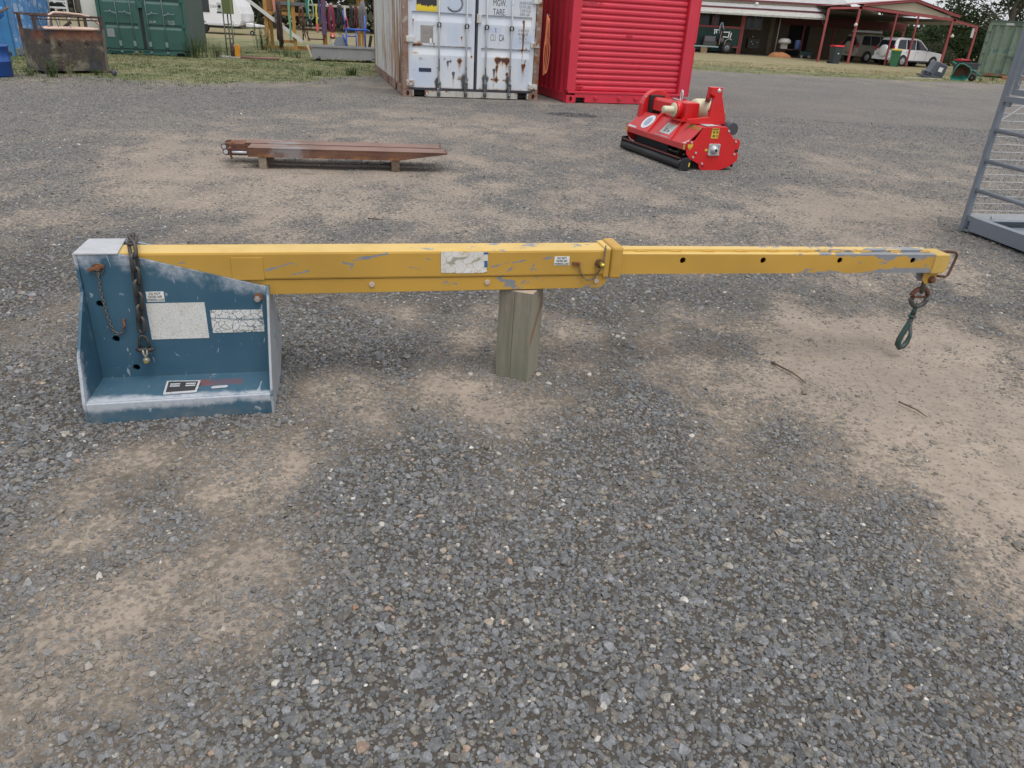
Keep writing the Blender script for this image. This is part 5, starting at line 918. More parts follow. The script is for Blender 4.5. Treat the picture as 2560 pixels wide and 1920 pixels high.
ho_ = thing('orange_guard', (-7.93, 21.72, .03), 0, 'orange yellow plastic guard standing beside the olive service stand', 'guard'); m = MB(); m.prism([(-.06,0),(.06,0),(.075,.22),(.04,.31),(-.03,.31),(-.065,.22)], -.03, .03, XZ); m.build('guard', paint('orange_plastic', (.58,.25,.02), .5, .1), ho_, .01)
pi_ = thing('red_pipe', (-7.8, 21.55, 0), rad(3), 'dull red pipe lying in the grass right of the olive service stand', 'pipe'); MB().cyl((0,0,.03),(1.0,.1,.03),.03,8).build('pipe', paint('dull_red_pipe', (.22,.10,.09), .7, .2), pi_)
# white caravan beyond the lawn
CW = paint('caravan_white', (.78,.78,.80), .35, .04)
cv = thing('caravan', (-15.9, 37.9, 0), rad(2), 'white caravan parked behind the dark green container', 'caravan')
prof_ = [(0,.36),(2.18,.36),(2.28,.42),(2.36,.62),(2.38,.9),(2.28,1.2),(2.08,1.62),(1.85,2.1),(1.7,2.4),(0,2.4)]
MB().prism(prof_, 0, 2.0, XZ).build('body', CW, cv, .02); MB().box(.0,2.2,.06,1.94,.26,.36).build('chassis', MDK, cv); MB().box(.02,2.25,-.012,0,.40,.47).build('skirt', flat('skirt_grey', (.62,.62,.66), .5), cv)
m = MB(); m.prism([(2.40,.36),(3.02,.36),(3.02,.44),(2.55,.50),(2.40,.52)], .5, 1.4, XZ); m.build('drawbar_box', CW, cv, .01)
m = MB(); m.bar((2.2,.3,.33),(3.35,.95,.33),.06,.06); m.bar((2.2,1.6,.33),(3.35,.97,.33),.06,.06); m.build('drawbar', TUB, cv); m = MB(); m.cyl((2.82,.40,.2),(2.82,.40,.62),.025,8); m.build('jockey_leg', TUB, cv)
m = MB(); m.cyl((2.70,.37,.105),(2.70,.45,.105),.105,16); w_ = m.build('jockey_wheel', MDK, cv); MB().cyl((2.70,.362,.105),(2.70,.368,.105),.045,10).build('rim', flat('rim_grey', (.4,.4,.42), .5), w_)
MB().cyl((.5,.0,.3),(.5,.2,.3),.3,18).build('wheel', MDK, cv); MB().box(.15,.95,-.02,-.002,.9,1.5).build('window', flat('dark_glass', (.03,.035,.04), .1), cv); text('JAYTORN', .17, flat('caravan_print', (.16,.17,.19), .5), cv, (.62,-.004,1.09), FRONT, sx=1.0)
# white rack, brown shed end and pale tank between the blue and the green container
wr = thing('white_rack', (-14.3, 24.0, 0), 0, 'white steel rack standing between the blue and the dark green containers', 'rack'); WHP = paint('white_rack_paint', (.74,.74,.76), .5, .06)
for x in (0,.6): MB().box(x,x+.045,0,.05,0,1.7).build('upright', WHP, wr); MB().box(x,x+.045,.45,.5,0,1.7).build('upright', WHP, wr)
for z in (.80,.95,1.12,1.35): MB().box(.045,.6,.0,.04,z-.03,z+.02).build('shelf_beam', WHP, wr)
for s, x in ((1,.045),(-1,.6)): MB().bar((x,.02,1.0),(x+s*.10,.02,1.1),.02,.03).build('gusset', WHP, wr)
MB().box(.06,.58,.1,.4,.96,1.06).build('dark_crate', MDK, wr); MB().cyl((.12,-.1,.0),(.16,-.08,1.6),.03,8).build('prop', flat('grey_prop', (.2,.21,.22), .6), wr)
pt = thing('rusty_stillage', (-13.6, 24.3, 0), 0, 'brown rusty steel stillage between the white rack and the pale tank', 'stillage'); RB_ = rusty('brown_frame', (.06,.045,.035), (.14,.11,.09))
for x in (0,.24): MB().box(x,x+.04,0,.04,0,1.6).build('upright', RB_, pt)
MB().box(.04,.24,.02,.04,.85,1.6).build('panel', paint('brown_board', (.13,.115,.095), .8, .3), pt)
tw = thing('pale_tank', (-13.05, 24.2, 0), 0, 'cream white upright tank beside the left edge of the dark green container', 'tank'); m = MB(); m.lathe([(0,0),(.25,.0),(.27,.05),(.27,1.75),(.22,1.85),(0,1.88)], n=22); m.build('shell', paint('cream_tank', (.66,.66,.62), .45, .06), tw); MB().cyl((0,0,1.88),(0,0,1.92),.1,12).build('lid', CW, tw)
# ------------------------------------------------------------------ timber rack hung with slings, grey tray
rk = thing('timber_rack', (-8.89, 26.93, 0), rad(15), 'yellow stained timber rack frame with a white diagonal board', 'timber rack')
YT = wood('yellow_timber', (.33,.165,.045), (.50,.27,.08), (20, 20, 3)); YT2 = wood('yellow_timber_rail', (.30,.15,.04), (.46,.24,.07), (3, 20, 20)); RDB = paint('red_brown_steel', (.10,.032,.03), .6, .2)
for x, y in ((.05,0),(.93,0),(1.93,.1),(3.2,.1),(.15,.9),(1.9,.9),(3.1,.9)): MB().box(x,x+.115,y,y+.1,0,2.2).build('post', YT, rk, .004)
for x0, x1, z, h in ((.165,.93,1.06,.10),(1.045,1.93,1.06,.09),(-.1,1.5,.03,.09),(.5,.93,.22,.09),(1.045,1.93,.05,.1)): MB().box(x0,x1,.01,.07,z,z+h).build('rail', YT2, rk)
MB().box(.165,.93,.02,.06,1.20,1.5).build('back_board', paint('brown_ply', (.24,.11,.035), .7, .2), rk)
m = MB(); m.bar((-.62,-.06,1.60),(1.22,-.06,.29),.035,.11,up=(0,0,1)); m.build('diagonal_board', paint('weathered_white_board', (.60,.59,.56), .7, .1, rust=True, rust_at=.66, rust_scale=4), rk)
m = MB(); [m.box(*q) for q in ((1.40,1.43,-.02,.02,.30,.95),(1.93,1.96,-.02,.02,.30,.75),(1.40,1.96,-.02,.02,.66,.70),(1.40,1.96,-.02,.02,.36,.40))]; m.build('steel_frame', RDB, rk); MB().box(1.20,1.9,-.03,.02,.70,.76).build('stained_board', paint('mottled_board', (.42,.33,.26), .7, .3), rk); MB().bar((1.25,-.02,.9),(1.48,-.02,.30),.02,.03).build('brace', RDB, rk)
MB().box(1.045,3.4,-.02,.02,1.38,1.45).build('hanging_rail', paint('pale_rail', (.50,.46,.36), .7, .15), rk); MB().box(.4,1.5,-.04,.0,1.36,1.46).build('hanging_rail', flat('grey_rail', (.13,.14,.155), .6), rk)
MB().box(-.2,3.6,.0,1.1,2.2,2.24).build('roof_sheet', paint('rack_roof', (.3,.3,.3), .6), rk)
A15 = rad(15); RK = lambda x, y, z: (-8.89+x*math.cos(A15)-y*math.sin(A15), 26.93+x*math.sin(A15)+y*math.cos(A15), z)
GRP = 'lifting slings and chains hung on the timber rack'
def strap(x, z0, z1, wd, mat, label, y=-.08, wob=.01, name='lifting_sling', cat='sling'):
    o = thing(name, RK(x, y, z1), A15, label, cat, GRP); m = MB(); n = 9; L = z1-z0
    for s in (0, .022):
        c_ = [(wob*math.sin(k*1.3+s*90), s, -L*k/(n-1)) for k in range(n)]
        m.add([(cx-wd/2, cy, cz) for cx, cy, cz in c_]+[(cx+wd/2, cy, cz) for cx, cy, cz in c_]+[(cx-wd/2, cy+.006, cz) for cx, cy, cz in c_]+[(cx+wd/2, cy+.006, cz) for cx, cy, cz in c_], [(k,k+1,n+k+1,n+k) for k in range(n-1)]+[(2*n+k,3*n+k,3*n+k+1,2*n+k+1) for k in range(n-1)]+[(k,2*n+k,2*n+k+1,k+1) for k in range(n-1)]+[(n+k,n+k+1,3*n+k+1,3*n+k) for k in range(n-1)])
    m.build('webbing', mat, o, fix=False); m = MB(); m.tube([(.035*math.cos(q),.012,-L-.02+.045*math.sin(q)) for q in np.linspace(0,6.28,13)[:-1]], .010, 6, closed=True); m.build('end_ring', RAILM, o); return o
def bundle(x, z0, z1, wd, n, mat, label, r=.012, seed=0, name='chain_bundle', cat='chain', y=-.1):
    rg = np.random.default_rng(seed); o = thing(name, RK(x, y, z1), A15, label, cat, GRP); L = z1-z0
    for k in range(n):
        a = rg.uniform(-wd/2, wd/2); b = a+rg.normal(0, wd*.25); l = L*rg.uniform(.75, 1); MB().tube([(a*.5, rg.uniform(-.03,.03), 0)]+[(a+(b-a)*f+rg.normal(0,.008), rg.uniform(-.05,.05), -l*f) for f in (.2,.4,.6,.8,1)], r, 5).build('strand', mat, o)
    return o
def loop(x, z0, z1, wd, mat, label, r=.016, n=2, name='rope_loop', cat='sling', y=-.1):
    o = thing(name, RK(x, y, z1), A15, label, cat, GRP); L = z1-z0
    for k in range(n): w2 = wd*(1-.25*k); MB().tube([(-w2/2*.35,-.02*k,0),(-w2*.45,-.02*k,-L*.35),(-w2/2,-.02*k,-L*.7),(-w2*.36,-.02*k,-L*.93),(0,-.02*k,-L),(w2*.36,-.02*k,-L*.93),(w2/2,-.02*k,-L*.7),(w2*.45,-.02*k,-L*.35),(w2/2*.35,-.02*k,0)], r, 6).build('strand', mat, o)
    return o
C_ = lambda n, c: paint(n, c, .75, .2)
strap(.40, 1.12, 1.6, .07, C_('sling_pink', (.55,.24,.17)), 'salmon pink sling at the left end of the timber rack')
bundle(.44, .62, 1.2, .10, 4, C_('chain_grey', (.11,.115,.12)), 'grey chain loops hanging below the salmon pink sling', .012, 1)
bundle(.54, .03, 1.46, .13, 9, C_('chain_brown', (.055,.032,.028)), 'thick dark brown chain bundle reaching down to the weeds', .024, 2)
strap(.86, .36, 1.6, .065, C_('sling_green', (.15,.34,.21)), 'long pale green sling hanging beside the middle timber post')
loop(1.24, .75, 1.4, .16, C_('hook_rust', (.12,.05,.035)), 'rust brown chain hooks hanging right of the middle timber post', .014, 3, 'chain_hooks', 'chain')
bundle(1.3, .32, 1.0, .12, 4, C_('hook_dark', (.06,.035,.03)), 'dark chain legs hanging below the rust brown hooks', .014, 12)
strap(1.44, 1.05, 1.62, .08, C_('sling_dark_green', (.03,.17,.12)), 'dark green sling beside the pale green loop')
loop(1.56, .97, 1.62, .16, C_('sling_mint', (.22,.42,.31)), 'pale green sling hanging as an open loop', .022, 1, 'lifting_sling')
bundle(1.52, .72, 1.0, .14, 5, C_('strap_black', (.03,.03,.035)), 'black straps hanging under the green loop', .022, 3)
strap(1.735, .85, 1.45, .05, C_('sling_yellow', (.55,.45,.08)), 'narrow yellow sling on the timber rack')
strap(1.74, .65, .86, .075, C_('sling_red', (.62,.12,.09)), 'short bright red strap end below the yellow sling', y=-.11)
strap(1.83, .9, 1.55, .055, C_('sling_navy', (.04,.05,.14)), 'navy blue sling between the yellow and the purple slings')
strap(1.96, .52, 1.6, .12, C_('sling_purple', (.115,.06,.14)), 'wide purple sling hanging low on the timber rack', wob=.03)
loop(2.21, .62, 1.45, .20, C_('sling_maroon', (.20,.02,.06)), 'maroon round sling with pink loops above the lantern', .024, 3, 'lifting_sling')
strap(2.21, .98, 1.5, .08, C_('sling_white', (.55,.50,.52)), 'off white strap behind the maroon round sling', y=-.05)
bundle(2.48, .70, 1.45, .16, 9, C_('strap_black', (.03,.03,.035)), 'black strap bundle in the middle of the rack', .028, 4)
strap(2.66, 1.0, 1.45, .06, C_('sling_white', (.55,.50,.52)), 'off white strap near the blue trolley frame'); loop(2.68, .72, 1.1, .13, C_('sling_pinkred', (.42,.06,.12)), 'pinkish red loop beside the blue trolley frame', .014, 2, 'lifting_sling')
bundle(2.86, .62, 1.45, .14, 8, C_('strap_black', (.03,.03,.035)), 'black strap bundle behind the blue trolley frame', .027, 5); bundle(3.02, .70, 1.45, .12, 7, C_('strap_oxblood', (.10,.03,.03)), 'dark red brown strap bundle behind the blue trolley frame', .028, 6)
loop(3.24, .70, 1.6, .26, C_('rope_grey', (.14,.145,.155)), 'large grey rope coil hanging beside the white container', .022, 4)
bundle(2.35, .25, .62, .5, 5, C_('strap_black', (.03,.03,.035)), 'thin black cords hanging behind the grey steel tray', .007, 8)
ln = thing('lantern', RK(2.22, -.13, .45), A15, 'orange red lantern with a white light spot hanging over the tray', 'lantern', None); m = MB(); m.lathe([(0,0),(.09,.01),(.10,.04),(.085,.10),(.06,.15),(0,.16)], n=14); m.build('body', C_('lantern_orange', (.55,.10,.06)), ln); MB().lathe([(.0,-.03),(.085,-.02),(.095,.01),(.09,.02)], n=14).build('base', MDK, ln); MB().cyl((0,-.085,.07),(0,-.105,.07),.03,10).build('lens', WHITE, ln); MB().tube([(-.05,0,.15),(0,0,.30),(.05,0,.15)], .006, 5).build('handle', MDK, ln)
GTR = paint('grey_tray_steel', (.26,.265,.275), .5, .15, grime=.25); tr = thing('steel_tray', (-6.04, 22.25, 0), rad(17), 'long grey steel tray standing on the grass beside the white container', 'tray')
m = MB(); m.prism([(.0,.075),(1.75,.075),(1.78,.355),(-.0,.355)], 0, .02, XZ); m.build('front_panel', GTR, tr); MB().prism([(-.02,.357),(1.78,.357),(1.78,.415),(-.06,.415)], -.025, .03, XZ).build('rim', GTR, tr, .003)
MB().prism([(-.001,.075),(-.10,.40),(-.12,.40),(-.02,.075)], .021, .6, XZ).build('end_panel', GTR, tr); MB().box(0,1.75,.6,.62,.075,.40).build('rear_panel', GTR, tr); MB().box(0,1.75,.02,.6,.075,.09).build('floor', GTR, tr); MB().bar((-.02,-.01,.10),(-.13,-.01,.42),.03,.05).build('end_stay', paint('pale_stay', (.5,.42,.34), .7, .2), tr)
for x in (.1,1.5): MB().box(x,x+.12,.05,.5,-.01,.075).build('skid', MDK, tr)
for x, z in ((.15,.11),(1.64,.11)): MB().box(x,x+.06,-.012,0,z-.015,z+.015).build('lug', flat('dark_lug', (.09,.09,.14), .5), tr)
A17 = rad(17); TRp = lambda x, y, z: (-6.04+x*math.cos(A17)-y*math.sin(A17), 22.25+x*math.sin(A17)+y*math.cos(A17), z)
hd = thing('grey_hood', TRp(.62, .2, .09), A17, 'blue grey tapered hood lying in the grey steel tray', 'hood'); m = MB(); b4 = [(0,0),(.38,0),(.38,.3),(0,.3)]; t4 = [(.08,.05),(.28,.05),(.28,.25),(.08,.25)]
m.add([(x,y,.0) for x,y in b4]+[(x,y,.33) for x,y in b4]+[(x,y,.54) for x,y in t4], [(0,3,2,1),(8,9,10,11)]+[(i,(i+1)%4,4+(i+1)%4,4+i) for i in range(4)]+[(4+i,4+(i+1)%4,8+(i+1)%4,8+i) for i in range(4)]); m.build('shell', paint('blue_grey_hood', (.13,.155,.18), .5, .1), hd); MB().box(-.05,.0,.05,.25,0,.42).build('side_flap', paint('pale_flap', (.5,.47,.42), .6), hd)
BF = paint('bright_blue_frame', (.025,.085,.42), .4, .08); bf = thing('blue_trolley', TRp(.93, .12, .09), A17, 'bright blue tubular trolley frame standing in the grey steel tray', 'frame')
for a, b, r in (((.02,0,0),(.02,0,.78),.022),((.54,0,0),(.54,0,1.12),.022),((.29,0,0),(.29,0,.75),.018),((.0,0,.75),(.62,0,.75),.028),((.02,0,.58),(.29,0,.58),.016),((.02,0,.76),(-.06,0,1.22),.014),((.54,0,.75),(.68,.2,.72),.02),((.02,0,.4),(-.06,.15,.6),.02)): MB().cyl(a,b,r,8).build('tube', BF, bf)
dk = thing('black_plank', TRp(1.52, .15, .09), A17, 'short black plank leaning between the blue frame and the white container', 'plank'); MB().bar((0,0,0),(.12,.0,.62),.03,.08).build('plank', MDK, dk)
# ------------------------------------------------------------------ house, carport and what stands there
CRMW = paint('cream_wall', (.40,.35,.26), .8, .06); TRIM = paint('red_trim', (.31,.065,.065), .5, .08); TRIMD = paint('maroon_gutter', (.16,.03,.045), .5, .08); ROOFM = paint('pale_roof', (.40,.39,.385), .5, .12, grime=.35); AWN = paint('awning_sheet', (.45,.44,.40), .5, .15, grime=.5, streak=.35); GPN = paint('dark_green_panel', (.02,.065,.055), .6, .1); GLS = flat('window_dark', (.012,.013,.016), .12)
hs_ = thing('house', (10.9, 55, 0), 0, 'long cream house with red trim and a shaded veranda behind the yard', 'house')
hx = lambda x: x-10.9
VW = paint('shade_dark_wall', (.15,.115,.08), .85, .08); MB().box(-6, 13.0, 3.0, 3.2, 0, 3.3).build('wall', VW, hs_); MB().box(-6, 8.3, 3.2, 9, 0, 3.2).build('wall', CRMW, hs_)  # wall behind the veranda coloured darker to stand in for shade
m = MB(); n = 90; xs_ = np.linspace(-6, 8.1, n*2); m.add([(x, -.02 if k else -1.4, (2.70 if k else 2.42)+.02*(i % 2)) for k in (0,1) for i, x in enumerate(xs_)], [(i,i+1,2*n+i+1,2*n+i) for i in range(2*n-1)]); m.build('awning_roof', AWN, hs_, fix=False)
MB().box(-6,8.1,-1.41,-1.39,2.33,2.43).build('awning_edge', AWN, hs_); MB().box(-6,8.45,-.02,.03,2.70,2.79).build('fascia', TRIMD, hs_)
m = MB(); m.add([(-6,-.04,2.80),(8.5,-.04,2.82),(8.5,1.0,3.06),(-6,1.0,3.04),(-6,-.04,2.83),(8.5,-.04,2.85),(8.5,1.0,3.09),(-6,1.0,3.07)], [(0,3,2,1),(4,5,6,7),(0,1,5,4),(1,2,6,5),(2,3,7,6),(3,0,4,7)]); m.build('veranda_roof', ROOFM, hs_)
MB().box(-6,9.9,.98,1.05,3.09,3.22).build('upper_wall', CRMW, hs_); MB().box(-6,10.2,.85,.97,3.22,3.32).build('gutter', TRIMD, hs_)
m = MB(); m.add([(-6,.9,3.33),(10.2,.9,3.33),(10.2,8,5.0),(-6,8,5.0)], [(0,1,2,3)]); m.build('roof', ROOFM, hs_, fix=False)
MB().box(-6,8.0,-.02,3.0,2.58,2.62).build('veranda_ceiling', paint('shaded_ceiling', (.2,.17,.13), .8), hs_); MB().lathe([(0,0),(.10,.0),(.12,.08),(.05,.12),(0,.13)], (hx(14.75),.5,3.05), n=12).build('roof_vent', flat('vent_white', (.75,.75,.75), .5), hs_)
for x, w_ in ((13.86,.10),(13.99,.13)): MB().box(hx(x)-w_/2,hx(x)+w_/2,-.05,.06,0,2.68).build('post', TRIM, hs_)
MB().box(hx(12.1)-.04,hx(12.1)+.04,.0,.06,1.6,2.6).build('post', TRIM, hs_); MB().box(-6,hx(13.8),-.03,.03,1.53,1.66).build('veranda_rail', TRIM, hs_); MB().box(-6,hx(13.8),.0,.02,.12,1.53).build('veranda_panel', GPN, hs_)
for x0, x1 in ((14.95,15.42),(15.48,15.95)): MB().box(hx(x0),hx(x1),2.96,2.995,1.62,2.42).build('window', GLS, hs_)
for q in ((14.86,16.03,1.55,1.62),(14.86,16.03,2.42,2.48),(14.86,14.93,1.62,2.42),(15.42,15.48,1.62,2.42),(15.96,16.03,1.62,2.42)): MB().box(hx(q[0]),hx(q[1]),2.95,2.998,q[2],q[3]).build('window_frame', flat('frame_grey', (.35,.34,.31), .6), hs_)
for x0, x1 in ((11.6,12.3),(12.5,13.0)): MB().box(hx(x0),hx(x1),2.96,2.995,1.2,2.45).build('window', GLS, hs_)
MB().box(hx(18.0),hx(19.4),2.95,2.995,.02,2.05).build('doorway', flat('dark_doorway', (.01,.01,.012), .8), hs_); MB().box(hx(16.6),hx(16.9),2.9,3.0,0,2.6).build('wall_pier', paint('tan_pier', (.28,.23,.16), .8), hs_)
MB().cyl((hx(16.21),-.5,0),(hx(16.21),-.5,2.5),.03,8).build('thin_post', flat('grey_post', (.32,.31,.29), .5), hs_); MB().bar((hx(18.72),-.9,2.44),(hx(19.15),-.3,2.05),.03,.04).build('awning_brace', AWN, hs_)
MB().box(-6,8.1,-.3,3.0,-.05,.05).build('veranda_floor', paint('dark_slab', (.10,.085,.07), .9), hs_)  # floor colour kept dark as well, as part of the painted veranda shade
# carport with its gable
cpn = thing('carport', (0, 48.4, 0), 0, 'open carport with red posts and a cream gable in front of the house', 'carport')
gz = lambda x: 3.0-.066*(x-18.9)
m = MB(); m.prism([(19.2,gz(19.2)+.09),(24.3,gz(24.3)+.06),(21.93,3.40)], .0, .04, XZ); m.build('gable_panel', CRMW, cpn)
def fascia(a, b, h, mat=TRIM, name='fascia', y=-.03): m = MB(); m.bar((a[0],y,a[1]),(b[0],y,b[1]),.07,h); return m.build(name, mat, cpn)
fascia((17.1,2.86),(18.92,2.97),.12); fascia((18.75,gz(18.75)-.02),(24.45,gz(24.45)-.02),.14); fascia((18.95,3.12),(21.92,3.50),.14, y=-.10); fascia((21.88,3.50),(24.62,2.80),.14, y=-.105); fascia((24.3,2.60),(25.75,2.33),.13); m = MB(); m.bar((25.75,-.03,2.38),(25.75,-.03,2.05),.09,.12,up=(1,0,0)); m.build('fascia', TRIM, cpn)
m = MB(); q = [(18.85,3.17),(21.92,3.56),(24.75,2.84)]; m.add([(x,y,z) for y in (-.18,9.5) for x,z in q], [(0,1,4,3),(1,2,5,4)]); m.build('roof', paint('red_roof_sheet', (.30,.09,.085), .6, .1), cpn, fix=False); m = MB(); m.add([(24.3,-.1,2.68),(25.8,-.1,2.40),(25.8,9,2.40),(24.3,9,2.68)], [(0,1,2,3)]); m.build('side_roof', ROOFM, cpn, fix=False)
m = MB(); m.add([(17.0,.1,2.78),(24.4,.1,2.52),(24.4,9.4,2.52),(20.4,9.4,2.66),(17.6,3.0,2.78)], [(0,1,2,3,4)]); m.build('ceiling', paint('dark_ceiling', (.085,.075,.07), .8), cpn, fix=False)
for x, zt, w_ in ((17.05,2.85,.11),(18.83,2.95,.12),(21.02,2.78,.075),(22.28,2.70,.075),(24.30,2.56,.12),(25.80,2.3,.10)): MB().box(x-w_/2,x+w_/2,-.05,.05,-.03,zt).build('post', TRIM, cpn)
for x in (18.9,21.0,24.3,25.8): MB().box(x-.06,x+.06,9.2,9.3,0,2.4).build('post', TRIM, cpn)
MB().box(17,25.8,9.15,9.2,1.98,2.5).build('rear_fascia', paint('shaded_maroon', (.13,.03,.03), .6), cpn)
for x, z in ((18.72,2.10),(24.42,1.80)): m = MB(); m.lathe([(.03,0),(.09,-.08),(.11,-.16),(0,-.15)], (x,-.16,z+.08), (-.25,-.3,1), 12); l_ = m.build('flood_lamp', flat('lamp_white', (.66,.64,.56), .4), cpn); MB().bar((x,-.14,z+.08),(x+.08,-.05,z+.12),.03,.03).build('lamp_arm', TRIM, l_)
MB().box(25.55,25.7,-.04,.0,1.75,2.25).build('meter_panel', flat('pale_panel', (.5,.5,.48), .6), cpn)
# vehicles
def vehicle(name, loc, rz, s, label, cat, paintm, spare=True, rack=False):
    o = thing(name, loc, rz, label, cat); o.scale = (s, s, s)
    G = flat('car_glass', (.018,.022,.035), .08); TY_ = flat('tyre_black', (.018,.018,.02), .8); RM = flat('alloy_rim', (.50,.51,.53), .35, .5); PL = flat('bumper_grey', (.06,.06,.065), .6)
    low = [(-.92,.42),(-.95,.62),(-.93,.98),(-.88,1.08),(2.35,1.08),(2.75,1.04),(3.35,.98),(3.62,.90),(3.70,.70),(3.68,.45),(3.3,.38),(-.6,.38)]
    MB().prism(low[::-1], -.90, .90, XZ).build('body', paintm, o, .07)
    c0 = [(-.88,1.06),(-.72,1.60),(-.58,1.80),(-.3,1.86),(1.15,1.84),(1.5,1.74),(2.32,1.09)]; k = len(c0); m = MB()
    m.add([(x,-.86+.20*max(0,(z-1.06))/.8,z) for x,z in c0]+[(x,.86-.20*max(0,(z-1.06))/.8,z) for x,z in c0], [tuple(range(k)),tuple(range(k,2*k))[::-1]]+[(i,k+i,k+(i+1)%k,(i+1)%k) for i in range(k)]); m.build('cabin', paintm, o, .04)
    def pane(name, pts, sgn=-1, d=.006): m = MB(); f = lambda x,z,e: (x, sgn*(.86-.20*max(0,(z-1.06))/.8+e), z); q = len(pts); m.add([f(x,z,d) for x,z in pts]+[f(x,z,-.01) for x,z in pts], [tuple(range(q)),tuple(range(q,2*q))]+[(i,(i+1)%q,q+(i+1)%q,q+i) for i in range(q)]); return m.build(name, G, o)
    for sg in (-1, 1):
        pane('window', [(-.62,1.16),(-.50,1.62),(-.38,1.72),(.16,1.73),(.16,1.13)], sg); pane('window', [(.22,1.13),(.22,1.73),(1.0,1.73),(1.0,1.12)], sg); pane('window', [(1.06,1.12),(1.06,1.73),(1.16,1.73),(1.44,1.66),(2.12,1.13)], sg)
        for x in (0, 2.79):
            m = MB(); m.lathe([(.20,0),(.36,.0),(.385,.03),(.385,.20),(.36,.23),(.2,.23)], (x, sg*.93, .385), (0,-sg,0), 24); w_ = m.build('wheel', TY_, o); m = MB(); m.lathe([(0,-.012),(.06,-.018),(.08,-.005),(.20,.015),(.235,-.004),(.24,.03)], (x, sg*.93, .385), (0,-sg,0), 20); m.build('rim', RM, w_)
            for a in range(6): MB().bar((x+.07*math.cos(a*1.047), sg*.936, .385+.07*math.sin(a*1.047)), (x+.2*math.cos(a*1.047), sg*.93, .385+.2*math.sin(a*1.047)), .03, .05, up=(0,1,0)).build('spoke', RM, w_)
            arch = [(x+.47*math.cos(q), .385+.47*math.sin(q)) for q in np.linspace(.0, math.pi, 13)]; inn = [(x+.40*math.cos(q), .385+.40*math.sin(q)) for q in np.linspace(math.pi, 0, 13)]; MB().prism(arch+inn, sg*.902, sg*.912, XZ).build('wheel_arch', PL if False else paintm, o); MB().cyl((x, sg*.9005, .385),(x, sg*.9035, .385),.40,20).build('wheel_well', MDK, o)
        MB().box(.45,2.35,sg*.93-.03,sg*.93+.03,.36,.44).build('side_step', PL, o); m = MB(); m.box(2.0,2.14,sg*1.02-.09,sg*1.02+.09,1.10,1.26); m.build('mirror', PL, o, .02)
        for x in (.14,1.14): MB().box(x,x+.16,sg*.91-.008,sg*.91+.008,.95,.99).build('door_handle', flat('handle_grey', (.4,.4,.42), .4), o)
        for x in (.20,1.03,2.05): MB().box(x,x+.012,sg*.9015-.002,sg*.9015+.002,.45,1.06).build('door_gap', PL, o)
        MB().box(-.965,-.90,sg*.80-.08,sg*.80+.08,.98,1.30).build('tail_light', flat('tail_red', (.40,.02,.02), .2), o, .01); MB().box(3.5,3.69,sg*.68-.14,sg*.68+.14,.78,.93).build('headlight', flat('lamp_glass', (.6,.62,.65), .15), o, .02)
    MB().box(-1.06,-.92,-.88,.88,.42,.62).build('bumper', paintm, o, .03); MB().box(3.62,3.78,-.86,.86,.42,.66).build('bumper', paintm, o, .03)
    m = MB(); m.add([(-.895,-.72,1.12),(-.895,.72,1.12),(-.715,.64,1.66),(-.715,-.64,1.66)], [(0,1,2,3)]); m.xf(Matrix.Translation((-.02,0,0))); m.build('rear_window', G, o)
    m = MB(); m.add([(2.29,-.76,1.14),(2.29,.76,1.14),(1.53,.64,1.74),(1.53,-.64,1.74)], [(0,1,2,3)]); m.xf(Matrix.Translation((.02,0,.01))); m.build('windscreen', G, o)
    if spare: m = MB(); m.lathe([(0,-.0),(.34,.0),(.38,.03),(.38,.20),(.34,.23)], (-1.18,-.12,.98), (1,0,0), 24); m.build('spare_wheel_cover', paintm, o)
    MB().box(-.975,-.955,.35,.62,.72,.84).build('number_plate', flat('plate_white', (.55,.55,.5), .5), o)
    if rack: MB().box(-.4,1.2,-.6,.6,1.95,2.08).build('roof_rack', flat('rack_white', (.55,.58,.64), .4), o)
    return o
SUVP = paint('car_white', (.80,.80,.82), .25, .03, spec=.6)
vehicle('suv', (21.90, 49.53, -.04), rad(21.5), .86, 'white off-road car with a covered spare wheel parked under the carport', 'car', SUVP)
vehicle('station_wagon', (21.1, 52.9, -.02), rad(21), .90, 'dull beige off-road wagon parked in the shade behind the white car', 'car', paint('dull_beige', (.30,.27,.21), .45, .1), True, True)
# wheelie bins
def bin_(loc, rz, body, lid, label, s=1.0):
    o = thing('wheelie_bin', loc, rz, label, 'wheelie bin', 'wheelie bins near the house'); o.scale = (s, s, s)
    m = MB(); lo = [(-.20,-.22),(.20,-.22),(.20,.20),(-.20,.20)]; hi = [(-.28,-.28),(.28,-.28),(.28,.30),(-.28,.30)]; m.add([(x,y,.03) for x,y in lo]+[(x,y,.94) for x,y in hi], [(0,3,2,1),(4,5,6,7)]+[(i,(i+1)%4,4+(i+1)%4,4+i) for i in range(4)]); m.build('body', body, o, .015)
    m = MB(); m.prism([(-.30,.94),(.31,.94),(.31,.98),(.1,1.03),(-.2,1.02),(-.30,.97)], -.30, .30, YZ); m.build('lid', lid, o, .01)
    for x in (-.24,.24): MB().cyl((x-.03,.22,.09),(x+.03,.22,.09),.09,14).build('wheel', MDK, o)
    MB().cyl((-.25,.34,.90),(.25,.34,.90),.018,8).build('handle', body, o); MB().box(-.05,.05,-.262,-.252,.55,.62).build('emblem', flat('pale_emblem', (.5,.52,.5), .6), o); return o
BG = flat('bin_green', (.045,.17,.085), .5); BD = flat('bin_dark', (.035,.05,.055), .5); LY = flat('lid_yellow', (.62,.42,.03), .45); LR = flat('lid_red', (.55,.03,.04), .4)
